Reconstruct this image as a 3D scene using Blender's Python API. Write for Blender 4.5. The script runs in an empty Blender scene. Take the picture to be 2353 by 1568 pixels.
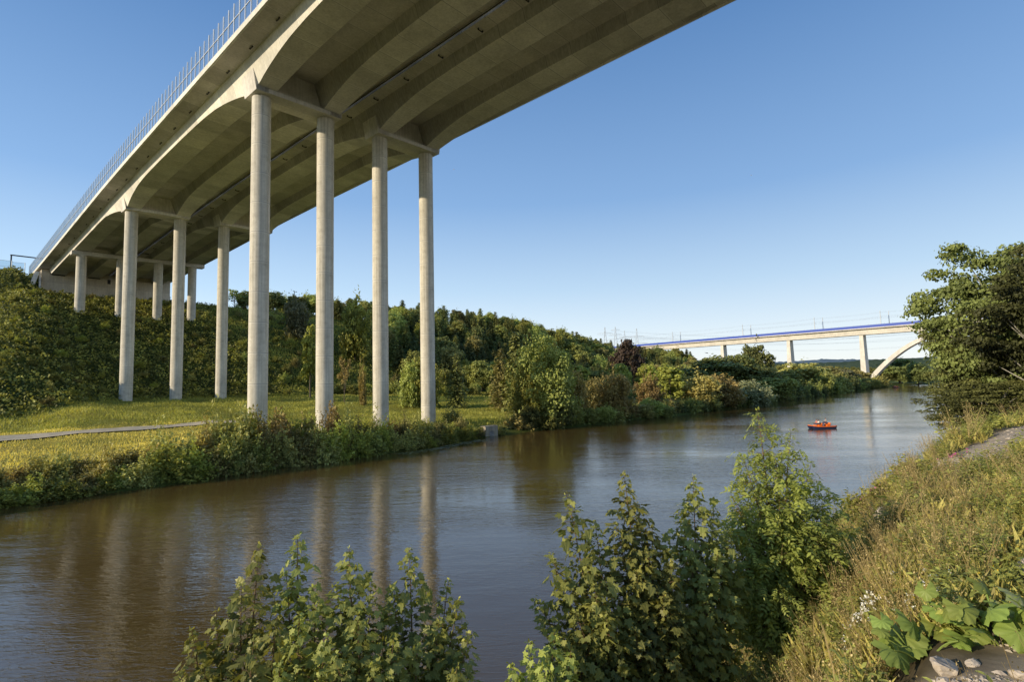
import bpy, math, random
import numpy as np
from mathutils import Matrix, Vector, Euler, Quaternion
rng = np.random.default_rng(11)
random.seed(5)
scene = bpy.context.scene
COL = scene.collection
R = math.radians

# ------------------------------------------------------------------ site frame
# x right, y ahead, z up, camera eye at the origin; u runs along the river, v across it (inland on the far side)
O = np.array([-41.953, 88.935]); TH = R(47.847)
UV = np.array([math.cos(TH), math.sin(TH)]); VV = np.array([-math.sin(TH), math.cos(TH)])
WATER = -9.5
def xy(u, v):
    u = np.asarray(u, float); v = np.asarray(v, float)
    return O[0] + u*UV[0] + v*VV[0], O[1] + u*UV[1] + v*VV[1]
def uv(x, y):
    dx = np.asarray(x, float) - O[0]; dy = np.asarray(y, float) - O[1]
    return dx*UV[0] + dy*UV[1], dx*VV[0] + dy*VV[1]

def vnoise(x, y, seed=0):
    x = np.asarray(x, float); y = np.asarray(y, float)
    xi = np.floor(x).astype(np.int64); yi = np.floor(y).astype(np.int64)
    fx = x-xi; fy = y-yi; fx = fx*fx*(3-2*fx); fy = fy*fy*(3-2*fy)
    def h(a, b):
        n = (a*374761393 + b*668265263 + seed*1442695041) & 0xffffffff
        n = ((n ^ (n >> 13))*1274126177) & 0xffffffff
        return ((n ^ (n >> 16)) & 0xffff)/65535.0
    return (h(xi, yi)*(1-fx)+h(xi+1, yi)*fx)*(1-fy) + (h(xi, yi+1)*(1-fx)+h(xi+1, yi+1)*fx)*fy
def fbm(x, y, seed=0, o=3):
    s = 0; a = .5
    for i in range(o):
        s = s + a*vnoise(x*2**i, y*2**i, seed+i); a *= .5
    return s/(1-.5**o)
def sm(t):
    t = np.clip(t, 0, 1); return t*t*(3-2*t)

def near_shore(u):      # v of the near waterline
    return np.interp(u, [-200, -70, -45, -38, -30, -24, -14, 13, 50, 100, 300, 420, 500, 640], [-80, -82, -83.6, -84.0, -83.3, -82.4, -81.5, -82.5, -86, -90, -96, -98, -110, -190]) + 0.5*(vnoise(u*.4, u*0, 3)-.5)
def far_shore(u):
    return np.interp(u, [-400, -80, -30, 0, 16, 33, 60, 100, 200, 450, 520, 620], [-60, -44, -27, -25, -24, -21, -22.5, -26, -24, -18, -22, -60]) + 1.6*(vnoise(np.asarray(u)*.13, 0*np.asarray(u), 8)-.5)
def h_near(u, v):
    u = np.asarray(u, float); v = np.asarray(v, float)
    d = near_shore(u)-v
    P = np.interp(u, [-60, -37.8, -28, -20.6, 2, 14, 25, 48, 100, 400], [-1.9, -1.75, -2.1, -2.6, -3.2, -3.7, -4.5, -5.6, -6.5, -6.5])
    p = np.interp(d/12.5, [-2, -.6, 0, .10, .25, .4, .52, .7, .85, 1, 1.6, 4], [-.45, -.22, 0, .10, .33, .63, .87, .93, .97, 1, 1.03, 1.1])
    z = WATER + (P-WATER)*p
    # low grassy mound past the gravel strip
    z = z + 1.1*np.exp(-((u-6)/12)**2)*sm((d-4)/5)*0.6
    x, y = xy(u, v)
    z = z + np.where(d > 0, .16*(fbm(x*.7, y*.7, 21)-.5) + .35*(fbm(x*.16, y*.16, 31)-.5), 0)
    return z
PV = [-60, -27, -24, -21, -10, 0, 10, 30, 60, 83, 92, 149.5, 175, 196, 215, 300, 600]
PZ = [-13, -10.8, -9.5, -8.8, -8.2, -7.8, -7.7, -6.8, -4.2, -2.4, .5, 28.3, 38, 41, 43, 46, 48]
def h_far(u, v):
    u = np.asarray(u, float); v = np.asarray(v, float)
    vs = v - (far_shore(u)+24)*np.clip(1-(v+24)/60, 0, 1)
    vf = np.interp(u, [-80, -45, -26, -19, -10, -4, 10], [58, 58, 60, 62, 72, 80, 83])
    v2 = np.where(vs > vf, 83+(vs-vf)*(196-83)/(196-vf), vs*1.0)
    v2 = np.where((vs <= vf), np.minimum(vs*83/np.maximum(vf, 30), 83), v2)
    v2 = np.where(vs < -5, vs, v2)
    z = np.interp(v2, PV, PZ)
    lift = np.interp(u, [60, 150, 200, 250, 300, 350, 450, 520, 600, 750, 900], [1, .98, 1.0, 1.03, .86, .7, .6, .6, .45, .25, .2])
    z = np.where(z > -2.4, -2.4+(z+2.4)*lift, z)
    z = z - 2.6*sm((-u-10)/14)*sm((v-22)/30)*(1-sm((v-vf)/45))
    z = np.where(z > -5.5, -5.5+(z+5.5)*(1-.93*sm((-u-36+.16*np.clip(v, 0, 140))/38)), z)  # unseen flank left of view cut down so low sun reaches the meadow
    z = z + 9*sm((-u-4)/9)*sm((v-172)/26)                       # road embankment beside the abutment
    z = z + 9*sm((v-199)/6)*sm((u+9)/3)*sm((44-u)/3)
    x, y = xy(u, v)
    amp = sm((v2-86)/14)
    z = z + amp*(1.6*(fbm(x*.07, y*.07, 5)-.5) + .9*(fbm(x*.33, y*.33, 6)-.5)) + sm((v+16)/10)*(.7*(fbm(x*.12, y*.12, 7)-.5))
    far = np.hypot(x, y)
    z = z + sm((far-900)/1500)*25*(fbm(x*.002, y*.002, 12)-.2)
    return z
def height(u, v):
    u = np.asarray(u, float); v = np.asarray(v, float)
    mid = .5*(near_shore(u)+far_shore(u))
    return np.where(v < mid, h_near(u, v), h_far(u, v))
def gz(x, y):
    u_, v_ = uv(x, y); return height(u_, v_)

def hor(x): return 910-54*x/2300.                       # survey helpers: horizon height and sight lines of the site photograph
def at(px, d): return (px-1176)/1240.*d
def ray_ground(px, py, zoff=0.):
    """where the sight line through a picture point meets the near bank"""
    sx = (px-1176)/1240.; sz = -(py-hor(px))/1240.; D = 1.5
    for i in range(4000):
        x, y = sx*D, D; g = float(gz(x, y))
        if sz*D < g+zoff: return x, y, g
        D *= 1.004
    return x, y, g

# ------------------------------------------------------------------ objects
def put(o, parent=None):
    COL.objects.link(o)
    if parent: o.parent = parent
    return o
def tag(o, label=None, cat=None, group=None, kind=None):
    if label: o['label'] = label
    if cat: o['category'] = cat
    if group: o['group'] = group
    if kind: o['kind'] = kind
    return o
def empty(name, loc=(0, 0, 0), rz=0, label=None, cat=None, group=None, scale=None):
    o = bpy.data.objects.new(name, None); o.empty_display_size = .3
    o.location = loc; o.rotation_euler = (0, 0, rz)
    if scale is not None: o.scale = scale
    put(o); return tag(o, label, cat, group)
def child(name, me, parent, label=None):
    o = bpy.data.objects.new(name, me); put(o, parent); return tag(o, label)

class MB:
    """numpy mesh buffer: verts, polygons (any size), a shade value per vertex and a material slot per face"""
    def __init__(s): s.V = []; s.F = []; s.S = []; s.M = []; s.n = 0
    def add(s, V, F, shade=.5, mat=0):
        V = np.asarray(V, float).reshape(-1, 3); F = np.asarray(F, np.int64)
        s.V.append(V); s.F.append(F+s.n); s.n += len(V)
        s.S.append(np.full(len(V), shade) if np.isscalar(shade) else np.asarray(shade, float).ravel())
        s.M.append(np.full(len(F), mat, np.int32)); return s
    def arrays(s): return np.concatenate(s.V), s.F, np.concatenate(s.S), s.M
    def merge(s, o, M=None, dshade=0):
        V = np.concatenate(o.V)
        if M is not None: V = V@M[:3, :3].T + M[:3, 3]
        b = s.n; s.V.append(V)
        for F, m in zip(o.F, o.M): s.F.append(F+b); s.M.append(m)
        s.S.append(np.concatenate(o.S)+dshade); s.n += len(V)
    def box(s, c, d, rz=0, shade=.5, mat=0):
        c = np.array(c, float); h = np.array(d, float)/2
        q = np.array([[x, y, z] for z in (-1, 1) for x, y in ((-1, -1), (1, -1), (1, 1), (-1, 1))], float)*h
        if rz: q[:, :2] = q[:, :2]@np.array([[math.cos(rz), math.sin(rz)], [-math.sin(rz), math.cos(rz)]])
        return s.add(q+c, [[3, 2, 1, 0], [4, 5, 6, 7], [0, 1, 5, 4], [1, 2, 6, 5], [2, 3, 7, 6], [3, 0, 4, 7]], shade, mat)
    def tube(s, P, r, n=6, shade=.5, mat=0, cap=True):
        P = np.asarray(P, float); k = len(P); r = np.broadcast_to(np.asarray(r, float), (k,))
        T = np.gradient(P, axis=0); T /= np.linalg.norm(T, axis=1)[:, None]+1e-9
        a = np.array([0, 0, 1.]) if abs(T[0][2]) < .9 else np.array([1., 0, 0])
        X = np.cross(T, a); X /= np.linalg.norm(X, axis=1)[:, None]+1e-9; Y = np.cross(T, X)
        t = np.arange(n)/n*2*np.pi
        V = P[:, None]+r[:, None, None]*(np.cos(t)[None, :, None]*X[:, None]+np.sin(t)[None, :, None]*Y[:, None])
        i = np.arange(k-1)[:, None]*n; j = np.arange(n)[None]; j2 = (j+1) % n
        F = np.stack([i+j, i+j2, i+n+j2, i+n+j], -1).reshape(-1, 4)
        b = s.n; s.add(V.reshape(-1, 3), F, shade, mat)
        if cap:
            s.F.append(np.array([list(range(b, b+n))])); s.M.append(np.full(1, mat, np.int32))
            s.F.append(np.array([list(range(b+(k-1)*n, b+k*n))[::-1]])); s.M.append(np.full(1, mat, np.int32))
        return s
    def loft(s, secs, closed=True, shade=.5, mat=0, caps=True):
        A = np.asarray(secs, float); k, n = A.shape[:2]
        i = np.arange(k-1)[:, None]*n; j = np.arange(n if closed else n-1)[None]; j2 = (j+1) % n
        F = np.stack([i+j, i+j2, i+n+j2, i+n+j], -1).reshape(-1, 4)
        b = s.n; s.add(A.reshape(-1, 3), F, shade, mat)
        if caps and closed:
            for q in (list(range(b, b+n))[::-1], list(range(b+(k-1)*n, b+k*n))):
                s.F.append(np.array([q])); s.M.append(np.full(1, mat, np.int32))
        return s
    def prism(s, poly, axis, a, b, shade=.5, mat=0):     # poly in the two other axes
        poly = np.asarray(poly, float); secs = []
        for t in (a, b):
            q = np.zeros((len(poly), 3)); o = [i for i in range(3) if i != axis]
            q[:, o[0]] = poly[:, 0]; q[:, o[1]] = poly[:, 1]; q[:, axis] = t; secs.append(q)
        return s.loft(secs, True, shade, mat)
    def cards(s, C, N, Y, S, shape, shade, mat=0):
        """leaf cards: centre, normal, long axis, size; shape = (verts (k,3), faces)"""
        C = np.asarray(C, float); S = np.broadcast_to(np.asarray(S, float), (len(C),))
        N = N/(np.linalg.norm(N, axis=1)[:, None]+1e-9); X = np.cross(Y, N); X /= np.linalg.norm(X, axis=1)[:, None]+1e-9
        Y = np.cross(N, X); sv, sf = shape; sv = np.asarray(sv, float); k = len(sv)
        V = C[:, None]+S[:, None, None]*(sv[None, :, :1]*X[:, None]+sv[None, :, 1:2]*Y[:, None]+sv[None, :, 2:]*N[:, None])
        b = s.n; s.V.append(V.reshape(-1, 3)); s.n += len(C)*k
        s.S.append(np.repeat(np.broadcast_to(shade, (len(C),)), k))
        for f in sf:
            F = np.array(f)[None, None] if np.ndim(f) == 1 else np.array(f)[None]
            F = (F + (np.arange(len(C))*k)[:, None, None]).reshape(-1, F.shape[-1])+b
            s.F.append(F); s.M.append(np.full(len(F), mat, np.int32))
        return s
    def mesh(s, name, mats, smooth=False, smooth_angle=None):
        V = np.concatenate(s.V); L = np.concatenate([f.ravel() for f in s.F])
        cnt = np.concatenate([np.full(len(f), f.shape[1]) for f in s.F]); st = np.concatenate([[0], np.cumsum(cnt)[:-1]])
        me = bpy.data.meshes.new(name); me.vertices.add(len(V)); me.vertices.foreach_set('co', V.astype(np.float32).ravel())
        me.loops.add(len(L)); me.loops.foreach_set('vertex_index', L.astype(np.int32))
        me.polygons.add(len(cnt)); me.polygons.foreach_set('loop_start', st.astype(np.int32))
        me.polygons.foreach_set('material_index', np.concatenate(s.M).astype(np.int32))
        for m in (mats if isinstance(mats, (list, tuple)) else [mats]): me.materials.append(m)
        a = me.attributes.new('shade', 'FLOAT', 'POINT'); a.data.foreach_set('value', np.concatenate(s.S).astype(np.float32))
        me.update(calc_edges=True)
        me.polygons.foreach_set('use_smooth', np.full(len(cnt), bool(smooth)))
        if smooth_angle:
            bm_s = np.ones(len(cnt), bool); me.polygons.foreach_set('use_smooth', bm_s)
            me.set_sharp_from_angle(angle=R(smooth_angle))
        me.validate(); return me
def unit(n):
    a = rng.normal(size=(n, 3)); return a/np.linalg.norm(a, axis=1)[:, None]

# ------------------------------------------------------------------ materials
class NT:
    def __init__(s, name):
        s.m = bpy.data.materials.new(name); s.m.use_nodes = True; s.t = s.m.node_tree; s.t.nodes.clear()
        s.out = s.n('ShaderNodeOutputMaterial')
    def n(s, typ, **kw):
        x = s.t.nodes.new(typ)
        for k, v in kw.items():
            if k.startswith('i_'):
                key = k[2:]; key = int(key) if key.isdigit() else key.replace('_', ' ')
                x.inputs[key].default_value = v
            else: setattr(x, k, v)
        return x
    def l(s, a, b): s.t.links.new(a, b)
    def coord(s, which='Object'): return s.n('ShaderNodeTexCoord').outputs[which]
    def map(s, src, scale=(1, 1, 1), rot=(0, 0, 0)):
        m = s.n('ShaderNodeMapping'); m.inputs['Scale'].default_value = scale; m.inputs['Rotation'].default_value = rot
        s.l(src, m.inputs['Vector']); return m.outputs[0]
    def noise(s, src, scale, detail=4, rough=.55, dist=0):
        x = s.n('ShaderNodeTexNoise'); x.inputs['Scale'].default_value = scale; x.inputs['Detail'].default_value = detail
        x.inputs['Roughness'].default_value = rough; x.inputs['Distortion'].default_value = dist
        s.l(src, x.inputs['Vector']); return x.outputs['Fac']
    def ramp(s, src, stops, interp='LINEAR'):
        x = s.n('ShaderNodeValToRGB'); x.color_ramp.interpolation = interp; e = x.color_ramp.elements
        while len(e) < len(stops): e.new(.5)
        for q, (p, c) in zip(e, stops): q.position = p; q.color = (*c, 1) if len(c) == 3 else c
        s.l(src, x.inputs[0]); return x.outputs[0]
    def math(s, op, a, b=None, c=None, clamp=False):
        x = s.n('ShaderNodeMath', operation=op, use_clamp=clamp)
        for i, q in enumerate((a, b, c)):
            if q is None: continue
            if isinstance(q, (int, float)): x.inputs[i].default_value = q
            else: s.l(q, x.inputs[i])
        return x.outputs[0]
    def mix(s, f, a, b, mode='MIX'):
        x = s.n('ShaderNodeMix', data_type='RGBA', blend_type=mode)
        for i, q in ((0, f), (6, a), (7, b)):
            if isinstance(q, (int, float)): x.inputs[i].default_value = q
            elif isinstance(q, tuple): x.inputs[i].default_value = (*q, 1) if len(q) == 3 else q
            else: s.l(q, x.inputs[i])
        return x.outputs[2]
    def bump(s, hgt, strength=.3, dist=.1):
        x = s.n('ShaderNodeBump'); x.inputs['Strength'].default_value = strength; x.inputs['Distance'].default_value = dist
        s.l(hgt, x.inputs['Height']); return x.outputs[0]
    def pbr(s, col, rough=.7, normal=None, spec=.3, metal=0):
        x = s.n('ShaderNodeBsdfPrincipled')
        for k, q in (('Base Color', col), ('Roughness', rough), ('Specular IOR Level', spec), ('Metallic', metal)):
            if isinstance(q, (int, float)): x.inputs[k].default_value = q
            elif isinstance(q, tuple): x.inputs[k].default_value = (*q, 1)
            else: s.l(q, x.inputs[k])
        if normal is not None: s.l(normal, x.inputs['Normal'])
        return x
    def done(s, sh):
        s.l(sh.outputs[0] if hasattr(sh, 'outputs') else sh, s.out.inputs['Surface']); return s.m

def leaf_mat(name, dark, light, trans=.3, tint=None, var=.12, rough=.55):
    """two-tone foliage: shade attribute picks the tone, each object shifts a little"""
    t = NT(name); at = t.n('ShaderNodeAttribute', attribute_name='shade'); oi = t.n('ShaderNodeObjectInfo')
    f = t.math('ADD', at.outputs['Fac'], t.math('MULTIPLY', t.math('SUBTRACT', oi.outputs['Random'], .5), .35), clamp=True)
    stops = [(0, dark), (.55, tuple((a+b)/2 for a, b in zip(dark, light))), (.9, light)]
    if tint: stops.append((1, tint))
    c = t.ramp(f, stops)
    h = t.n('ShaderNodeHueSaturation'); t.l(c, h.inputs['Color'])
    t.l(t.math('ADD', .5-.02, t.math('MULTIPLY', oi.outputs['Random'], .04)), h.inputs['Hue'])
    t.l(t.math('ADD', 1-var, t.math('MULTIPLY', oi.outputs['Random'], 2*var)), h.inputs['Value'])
    p = t.pbr(h.outputs[0], rough, spec=.25)
    if trans <= 0: return t.done(p)
    tr = t.n('ShaderNodeBsdfTranslucent'); b = t.mix(1.0, h.outputs[0], (1.25, 1.15, .55), 'MULTIPLY'); t.l(b, tr.inputs['Color'])
    mx = t.n('ShaderNodeMixShader'); mx.inputs[0].default_value = trans; t.l(p.outputs[0], mx.inputs[1]); t.l(tr.outputs[0], mx.inputs[2])
    return t.done(mx)
def plain(name, col, rough=.6, metal=0, var=.15, scale=3, spec=.3):
    t = NT(name); n = t.noise(t.coord(), scale, 5)
    c = t.ramp(n, [(.3, tuple(q*(1-var) for q in col)), (.7, tuple(min(1, q*(1+var)) for q in col))])
    return t.done(t.pbr(c, rough, t.bump(n, .15, .02), spec, metal))

def concrete(name, base, seam=None, seam_axis=1, streak=.5, panel=.5, joint=.11, stain=0):
    t = NT(name); o = t.coord()
    n1 = t.noise(o, .22, 5, .6); n2 = t.noise(o, 1.7, 6, .65); n3 = t.noise(t.map(o, (3.5, 3.5, .12)), 1.0, 5, .6)
    sp = t.noise(o, 14, 3, .7)
    c = t.ramp(n1, [(.3, tuple(q*.86 for q in base)), (.7, tuple(q*1.16 for q in base))])
    c = t.mix(.55, c, t.ramp(n2, [(.3, (.84, .83, .80)), (.7, (1.18, 1.17, 1.14))]), 'MULTIPLY')
    c = t.mix(streak, c, t.ramp(n3, [(.35, (.80, .79, .76)), (.62, (1.16, 1.15, 1.12))]), 'MULTIPLY')
    c = t.mix(.4, c, t.ramp(sp, [(.35, (.85, .85, .84)), (.6, (1.05, 1.05, 1.05))]), 'MULTIPLY')
    hgt = n2
    if stain:
        st_ = t.noise(t.map(o, (2.2, 2.2, .035)), 1.0, 4, .5); c = t.mix(.45, c, t.ramp(st_, [(.40, (.72, .70, .66)), (.5, (1, 1, 1)), (.72, (1.06, 1.06, 1.05))]), 'MULTIPLY')
        bl = t.noise(o, .8, 5, .7); c = t.mix(.6, c, t.ramp(bl, [(.36, (.8, .79, .76)), (.48, (1, 1, 1))]), 'MULTIPLY')
    if seam:
        sx = t.n('ShaderNodeSeparateXYZ'); t.l(o, sx.inputs[0])
        q = t.math('DIVIDE', sx.outputs[seam_axis], seam); fr = t.math('FRACT', q)
        ln = t.math('LESS_THAN', fr, joint/seam)
        wide = t.math('LESS_THAN', t.math('ABSOLUTE', t.math('SUBTRACT', fr, .5)), .5-.22/seam)   # 1 inside panel, 0 near the joint
        cell = t.n('ShaderNodeTexWhiteNoise', noise_dimensions='1D'); t.l(t.math('FLOOR', q), cell.inputs['W'])
        c = t.mix(panel, c, t.ramp(cell.outputs['Value'], [(0, (.62, .62, .60)), (1, (1.22, 1.22, 1.2))]), 'MULTIPLY')
        c = t.mix(t.math('MULTIPLY', t.math('SUBTRACT', 1.0, wide), .28), c, tuple(q*1.25 for q in base))
        c = t.mix(t.math('MULTIPLY', ln, .65), c, tuple(q*.35 for q in base))
    return t.done(t.pbr(c, .85, t.bump(hgt, .18, .03), .2))

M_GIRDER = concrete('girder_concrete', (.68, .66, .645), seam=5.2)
M_WEB_SHADED = concrete('shaded_web_concrete', (.43, .415, .41), seam=5.2, streak=.8)  # shade of the girder sides put into the colour, besides darker stained formwork
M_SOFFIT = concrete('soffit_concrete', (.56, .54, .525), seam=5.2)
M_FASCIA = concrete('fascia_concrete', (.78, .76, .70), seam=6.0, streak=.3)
M_COLUMN = concrete('column_concrete', (.60, .575, .515), seam=5.05, seam_axis=2, streak=.55, panel=.1, joint=.09, stain=1)
M_ABUT = concrete('abutment_concrete', (.62, .57, .48), seam=4.2, seam_axis=2)
M_FARB = concrete('far_bridge_concrete', (.64, .62, .58), streak=.6)
M_STONE = concrete('headwall_stone', (.36, .32, .25), stain=1)
M_STEEL = plain('galvanised_steel', (.62, .64, .66), .45, .3)
M_DARK = plain('dark_iron', (.045, .045, .05), .6)
M_BLUE = plain('blue_panel', (.035, .085, .42), .5)
M_PYLON = plain('pylon_steel', (.50, .54, .58), .6)
M_BARK = plain('bark', (.12, .10, .075), .9, var=.35, scale=6)
M_BARKP = plain('pale_bark', (.30, .29, .25), .9, var=.35, scale=4)
M_TWIG = plain('twig_bark', (.17, .11, .055), .8, var=.3, scale=20)
def glass_mat():
    t = NT('clear_panel'); tr = t.n('ShaderNodeBsdfTransparent'); tr.inputs[0].default_value = (.86, .91, .94, 1)
    g = t.pbr((.55, .65, .72), .08, spec=.6); mx = t.n('ShaderNodeMixShader'); mx.inputs[0].default_value = .07
    t.l(tr.outputs[0], mx.inputs[1]); t.l(g.outputs[0], mx.inputs[2]); return t.done(mx)
M_GLASS = glass_mat()
LEAF = {
 'dark': leaf_mat('leaves_dark', (0.045, 0.060, 0.024), (0.240, 0.269, 0.081), .22),
 'mid': leaf_mat('leaves_mid', (0.075, 0.092, 0.030), (0.465, 0.491, 0.132), .28),
 'bright': leaf_mat('leaves_bright', (0.100, 0.122, 0.030), (0.518, 0.531, 0.115), .34),
 'olive': leaf_mat('leaves_olive', (0.101, 0.105, 0.038), (0.509, 0.470, 0.153), .25),
 'golden': leaf_mat('leaves_golden', (0.132, 0.110, 0.041), (0.519, 0.408, 0.144), .28),
 'grey': leaf_mat('leaves_grey_green', (0.090, 0.106, 0.053), (0.371, 0.372, 0.192), .22),
 'deep': leaf_mat('leaves_deep', (.022, .030, .014), (.120, .138, .044), .2),
 'copper': leaf_mat('leaves_copper', (.034, .027, .018), (.125, .088, .056), .15),
 'conifer': leaf_mat('needles_dark', (0.030, 0.045, 0.020), (0.178, 0.204, 0.066), .12),
 'spruce': leaf_mat('needles_lit', (0.056, 0.073, 0.025), (0.341, 0.352, 0.101), .15),
}

def ground_mat():
    t = NT('ground_cover'); g = t.n('ShaderNodeNewGeometry').outputs['Position']
    a = t.n('ShaderNodeAttribute', attribute_name='shade').outputs['Fac']
    n1 = t.noise(g, .12, 5, .6); n2 = t.noise(g, 1.1, 6, .7); n3 = t.noise(g, 6, 4, .7)
    c = t.ramp(a, [(0, (.022, .030, .010)), (.30, (.040, .052, .015)), (.50, (.130, .145, .034)), (.68, (.27, .235, .060)), (.82, (.34, .27, .10)), (1, (.28, .24, .18))])
    c = t.mix(.8, c, t.ramp(n2, [(.28, (.8, .8, .7)), (.7, (2.1, 2.0, 1.7))]), 'MULTIPLY')
    c = t.mix(.6, c, t.ramp(n1, [(.3, (.75, .85, .7)), (.7, (1.2, 1.12, 1.0))]), 'MULTIPLY')
    c = t.mix(.5, c, t.ramp(n3, [(.3, (.6, .6, .6)), (.7, (1.3, 1.3, 1.3))]), 'MULTIPLY')
    return t.done(t.pbr(c, .95, t.bump(n2, .8, .5), .08))
M_GROUND = ground_mat()
def soil_mat(name, c1, c2, sc=4):
    t = NT(name); g = t.n('ShaderNodeNewGeometry').outputs['Position']
    n = t.noise(g, sc, 6, .7); v = t.n('ShaderNodeTexVoronoi'); v.inputs['Scale'].default_value = sc*6; t.l(g, v.inputs['Vector']); bw = t.n('ShaderNodeRGBToBW'); t.l(v.outputs['Color'], bw.inputs[0])
    c = t.mix(.5, t.ramp(n, [(.3, c1), (.7, c2)]), t.mix(.35, (.95, .93, .90), bw.outputs[0]), 'MULTIPLY')
    if name == 'near_bank_soil':
        at_ = t.n('ShaderNodeAttribute', attribute_name='shade'); c = t.mix(at_.outputs['Fac'], c, t.ramp(n, [(.3, (.30, .25, .19)), (.7, (.52, .45, .36))]))
    h = t.math('ADD', n, t.math('MULTIPLY', v.outputs['Distance'], .3))
    return t.done(t.pbr(c, .95, t.bump(h, .35, .02), .1))
M_SOIL = soil_mat('near_bank_soil', (.055, .045, .028), (.13, .105, .06), 2)
M_GRAVEL = soil_mat('gravel', (.24, .20, .155), (.50, .44, .36), 6)
M_PATH = soil_mat('path_gravel', (.56, .47, .33), (.76, .66, .48), 1.5)
M_ROCK = soil_mat('rock', (.34, .29, .23), (.68, .60, .50), 5)

def water_mat():
    t = NT('river_water'); g = t.n('ShaderNodeNewGeometry').outputs['Position']
    a = t.noise(t.map(g, (.6, 1.9, 1), (0, 0, R(12))), .55, 3, .5, .4)
    b = t.noise(t.map(g, (.7, 2.4, 1), (0, 0, R(-6))), 2.1, 3, .55, .6)
    d = t.noise(t.map(g, (.7, 1.9, 1), (0, 0, R(16))), 7.0, 2, .5, .3)
    big = t.noise(g, .05, 3, .5)
    hgt = t.math('ADD', t.math('MULTIPLY', a, .26), t.math('ADD', t.math('MULTIPLY', b, .16), t.math('MULTIPLY', d, .030)))
    patch = t.ramp(t.noise(t.map(g, (.6, 1.5, 1), (0, 0, R(20))), .045, 4, .6), [(.35, (.35, .35, .35)), (.62, (1.5, 1.5, 1.5))])
    hgt = t.math('MULTIPLY', hgt, patch)
    c = t.ramp(t.noise(g, .03, 3), [(.3, (.090, .058, .018)), (.7, (.112, .074, .024))])
    p = t.pbr(c, .03, t.bump(hgt, .5, .22), .5); p.inputs['IOR'].default_value = 1.68
    return t.done(p)
M_WATER = water_mat()

# ------------------------------------------------------------------ terrain and water
def grid(us, vs, zf, shf, name, mat):
    U_, V_ = np.meshgrid(us, vs, indexing='ij'); X, Y = xy(U_, V_); Z = zf(U_, V_)
    n, m = U_.shape; P = np.stack([X, Y, Z], -1).reshape(-1, 3)
    i = np.arange(n-1)[:, None]*m; j = np.arange(m-1)[None]
    F = np.stack([i+j, i+m+j, i+m+j+1, i+j+1], -1).reshape(-1, 4)
    b = MB(); b.add(P, F, shf(U_, V_).ravel())
    return b.mesh(name, mat, smooth=True)
def spaced(a, b, fine_a, fine_b, st, grow=1.12):
    c = list(np.arange(fine_a, fine_b+st/2, st)); s_ = st; x = c[-1]
    while x < b: s_ *= grow; x += s_; c.append(x)
    s_ = st; x = c[0]; pre = []
    while x > a: s_ *= grow; x -= s_; pre.append(x)
    return np.array(pre[::-1]+c)
def cover_shade(U_, V_):
    vf = np.interp(U_, [-80, -45, -26, -19, -10, -4, 10], [58, 58, 60, 62, 72, 80, 83])
    hill = sm((V_-vf)/8)
    x, y = xy(U_, V_); n = fbm(x*.06, y*.06, 41)
    mead = .56+.25*(n-.5)
    gold = sm((V_+16)/6)*sm((34-V_)/6)*sm((2-U_)/10)                   # mown golden strip left of the columns
    s_ = mead*(1-hill)+(.27+.3*(n-.5))*hill + .13*gold
    far = sm((U_-110)/40)*sm((V_+10)/20); s_ = s_*(1-far)+.18*far
    return np.where(V_ < -15, np.minimum(s_, .35), s_)
def base_z(U_, V_):
    z = height(U_, V_)
    d = near_shore(U_)-V_
    return np.where((d > -6) & (U_ > -75) & (U_ < 78) & (V_ > -128), np.minimum(z, z-1.2), z)
me = grid(spaced(-2500, 6000, -90, 150, 1.6, 1.07), spaced(-3000, 6000, -30, 215, 1.6, 1.08), base_z, cover_shade, 'terrain', M_GROUND)
tag(put(bpy.data.objects.new('ground', me)), kind='structure')
me = grid(np.arange(-72, 76, .45), np.concatenate([np.arange(-126, -110, 1.2), np.arange(-110, -74, .4)]), h_near, lambda a, b: np.full(a.shape, .5), 'near_bank', M_SOIL)
tag(put(bpy.data.objects.new('near_bank', me)), kind='structure')
b = MB(); P = [xy(-2500, -260), xy(3000, -260), xy(3000, 40), xy(-2500, 40)]
b.add([(float(p[0]), float(p[1]), WATER) for p in P], [[0, 1, 2, 3]])
tag(put(bpy.data.objects.new('water', b.mesh('water', M_WATER))), kind='structure')
# far wooded ridge line beyond the valley
def hills(name, d, pts, seed, col):
    b = MB(); xs = np.linspace(pts[0][0], pts[-1][0], 300); rows = []
    hz = np.interp(xs, [p[0] for p in pts], [p[1] for p in pts])
    for k, (dd, f) in enumerate(((0, -.2), (.04, .35), (.09, .75), (.14, 1.0), (.2, .8))):
        zz = hz*f + (2.2*(vnoise(xs*.12, xs*0+k*3, seed)-.5)+3*(vnoise(xs*.035, xs*0+k*3, seed+1)-.5))*(d/1500)*f
        rows.append(np.stack([xs*(1+dd), np.full_like(xs, d*(1+dd)), zz-8*(1-f)], -1))
    b.loft(rows, closed=False); me = b.mesh(name, col, smooth=True)
    return tag(put(bpy.data.objects.new(name, me)), kind='structure')
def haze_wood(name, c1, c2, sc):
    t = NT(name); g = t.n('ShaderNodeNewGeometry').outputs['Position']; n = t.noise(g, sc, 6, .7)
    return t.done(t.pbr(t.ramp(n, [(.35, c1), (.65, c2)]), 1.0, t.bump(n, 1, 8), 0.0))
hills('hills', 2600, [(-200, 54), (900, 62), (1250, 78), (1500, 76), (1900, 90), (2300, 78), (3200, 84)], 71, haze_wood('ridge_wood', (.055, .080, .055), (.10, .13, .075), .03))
hills('far_hills', 5200, [(-800, 160), (1800, 150), (2600, 172), (3000, 192), (3500, 170), (4200, 186), (6000, 170)], 77, haze_wood('far_ridge_wood', (.13, .18, .22), (.16, .21, .24), .01))
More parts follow.
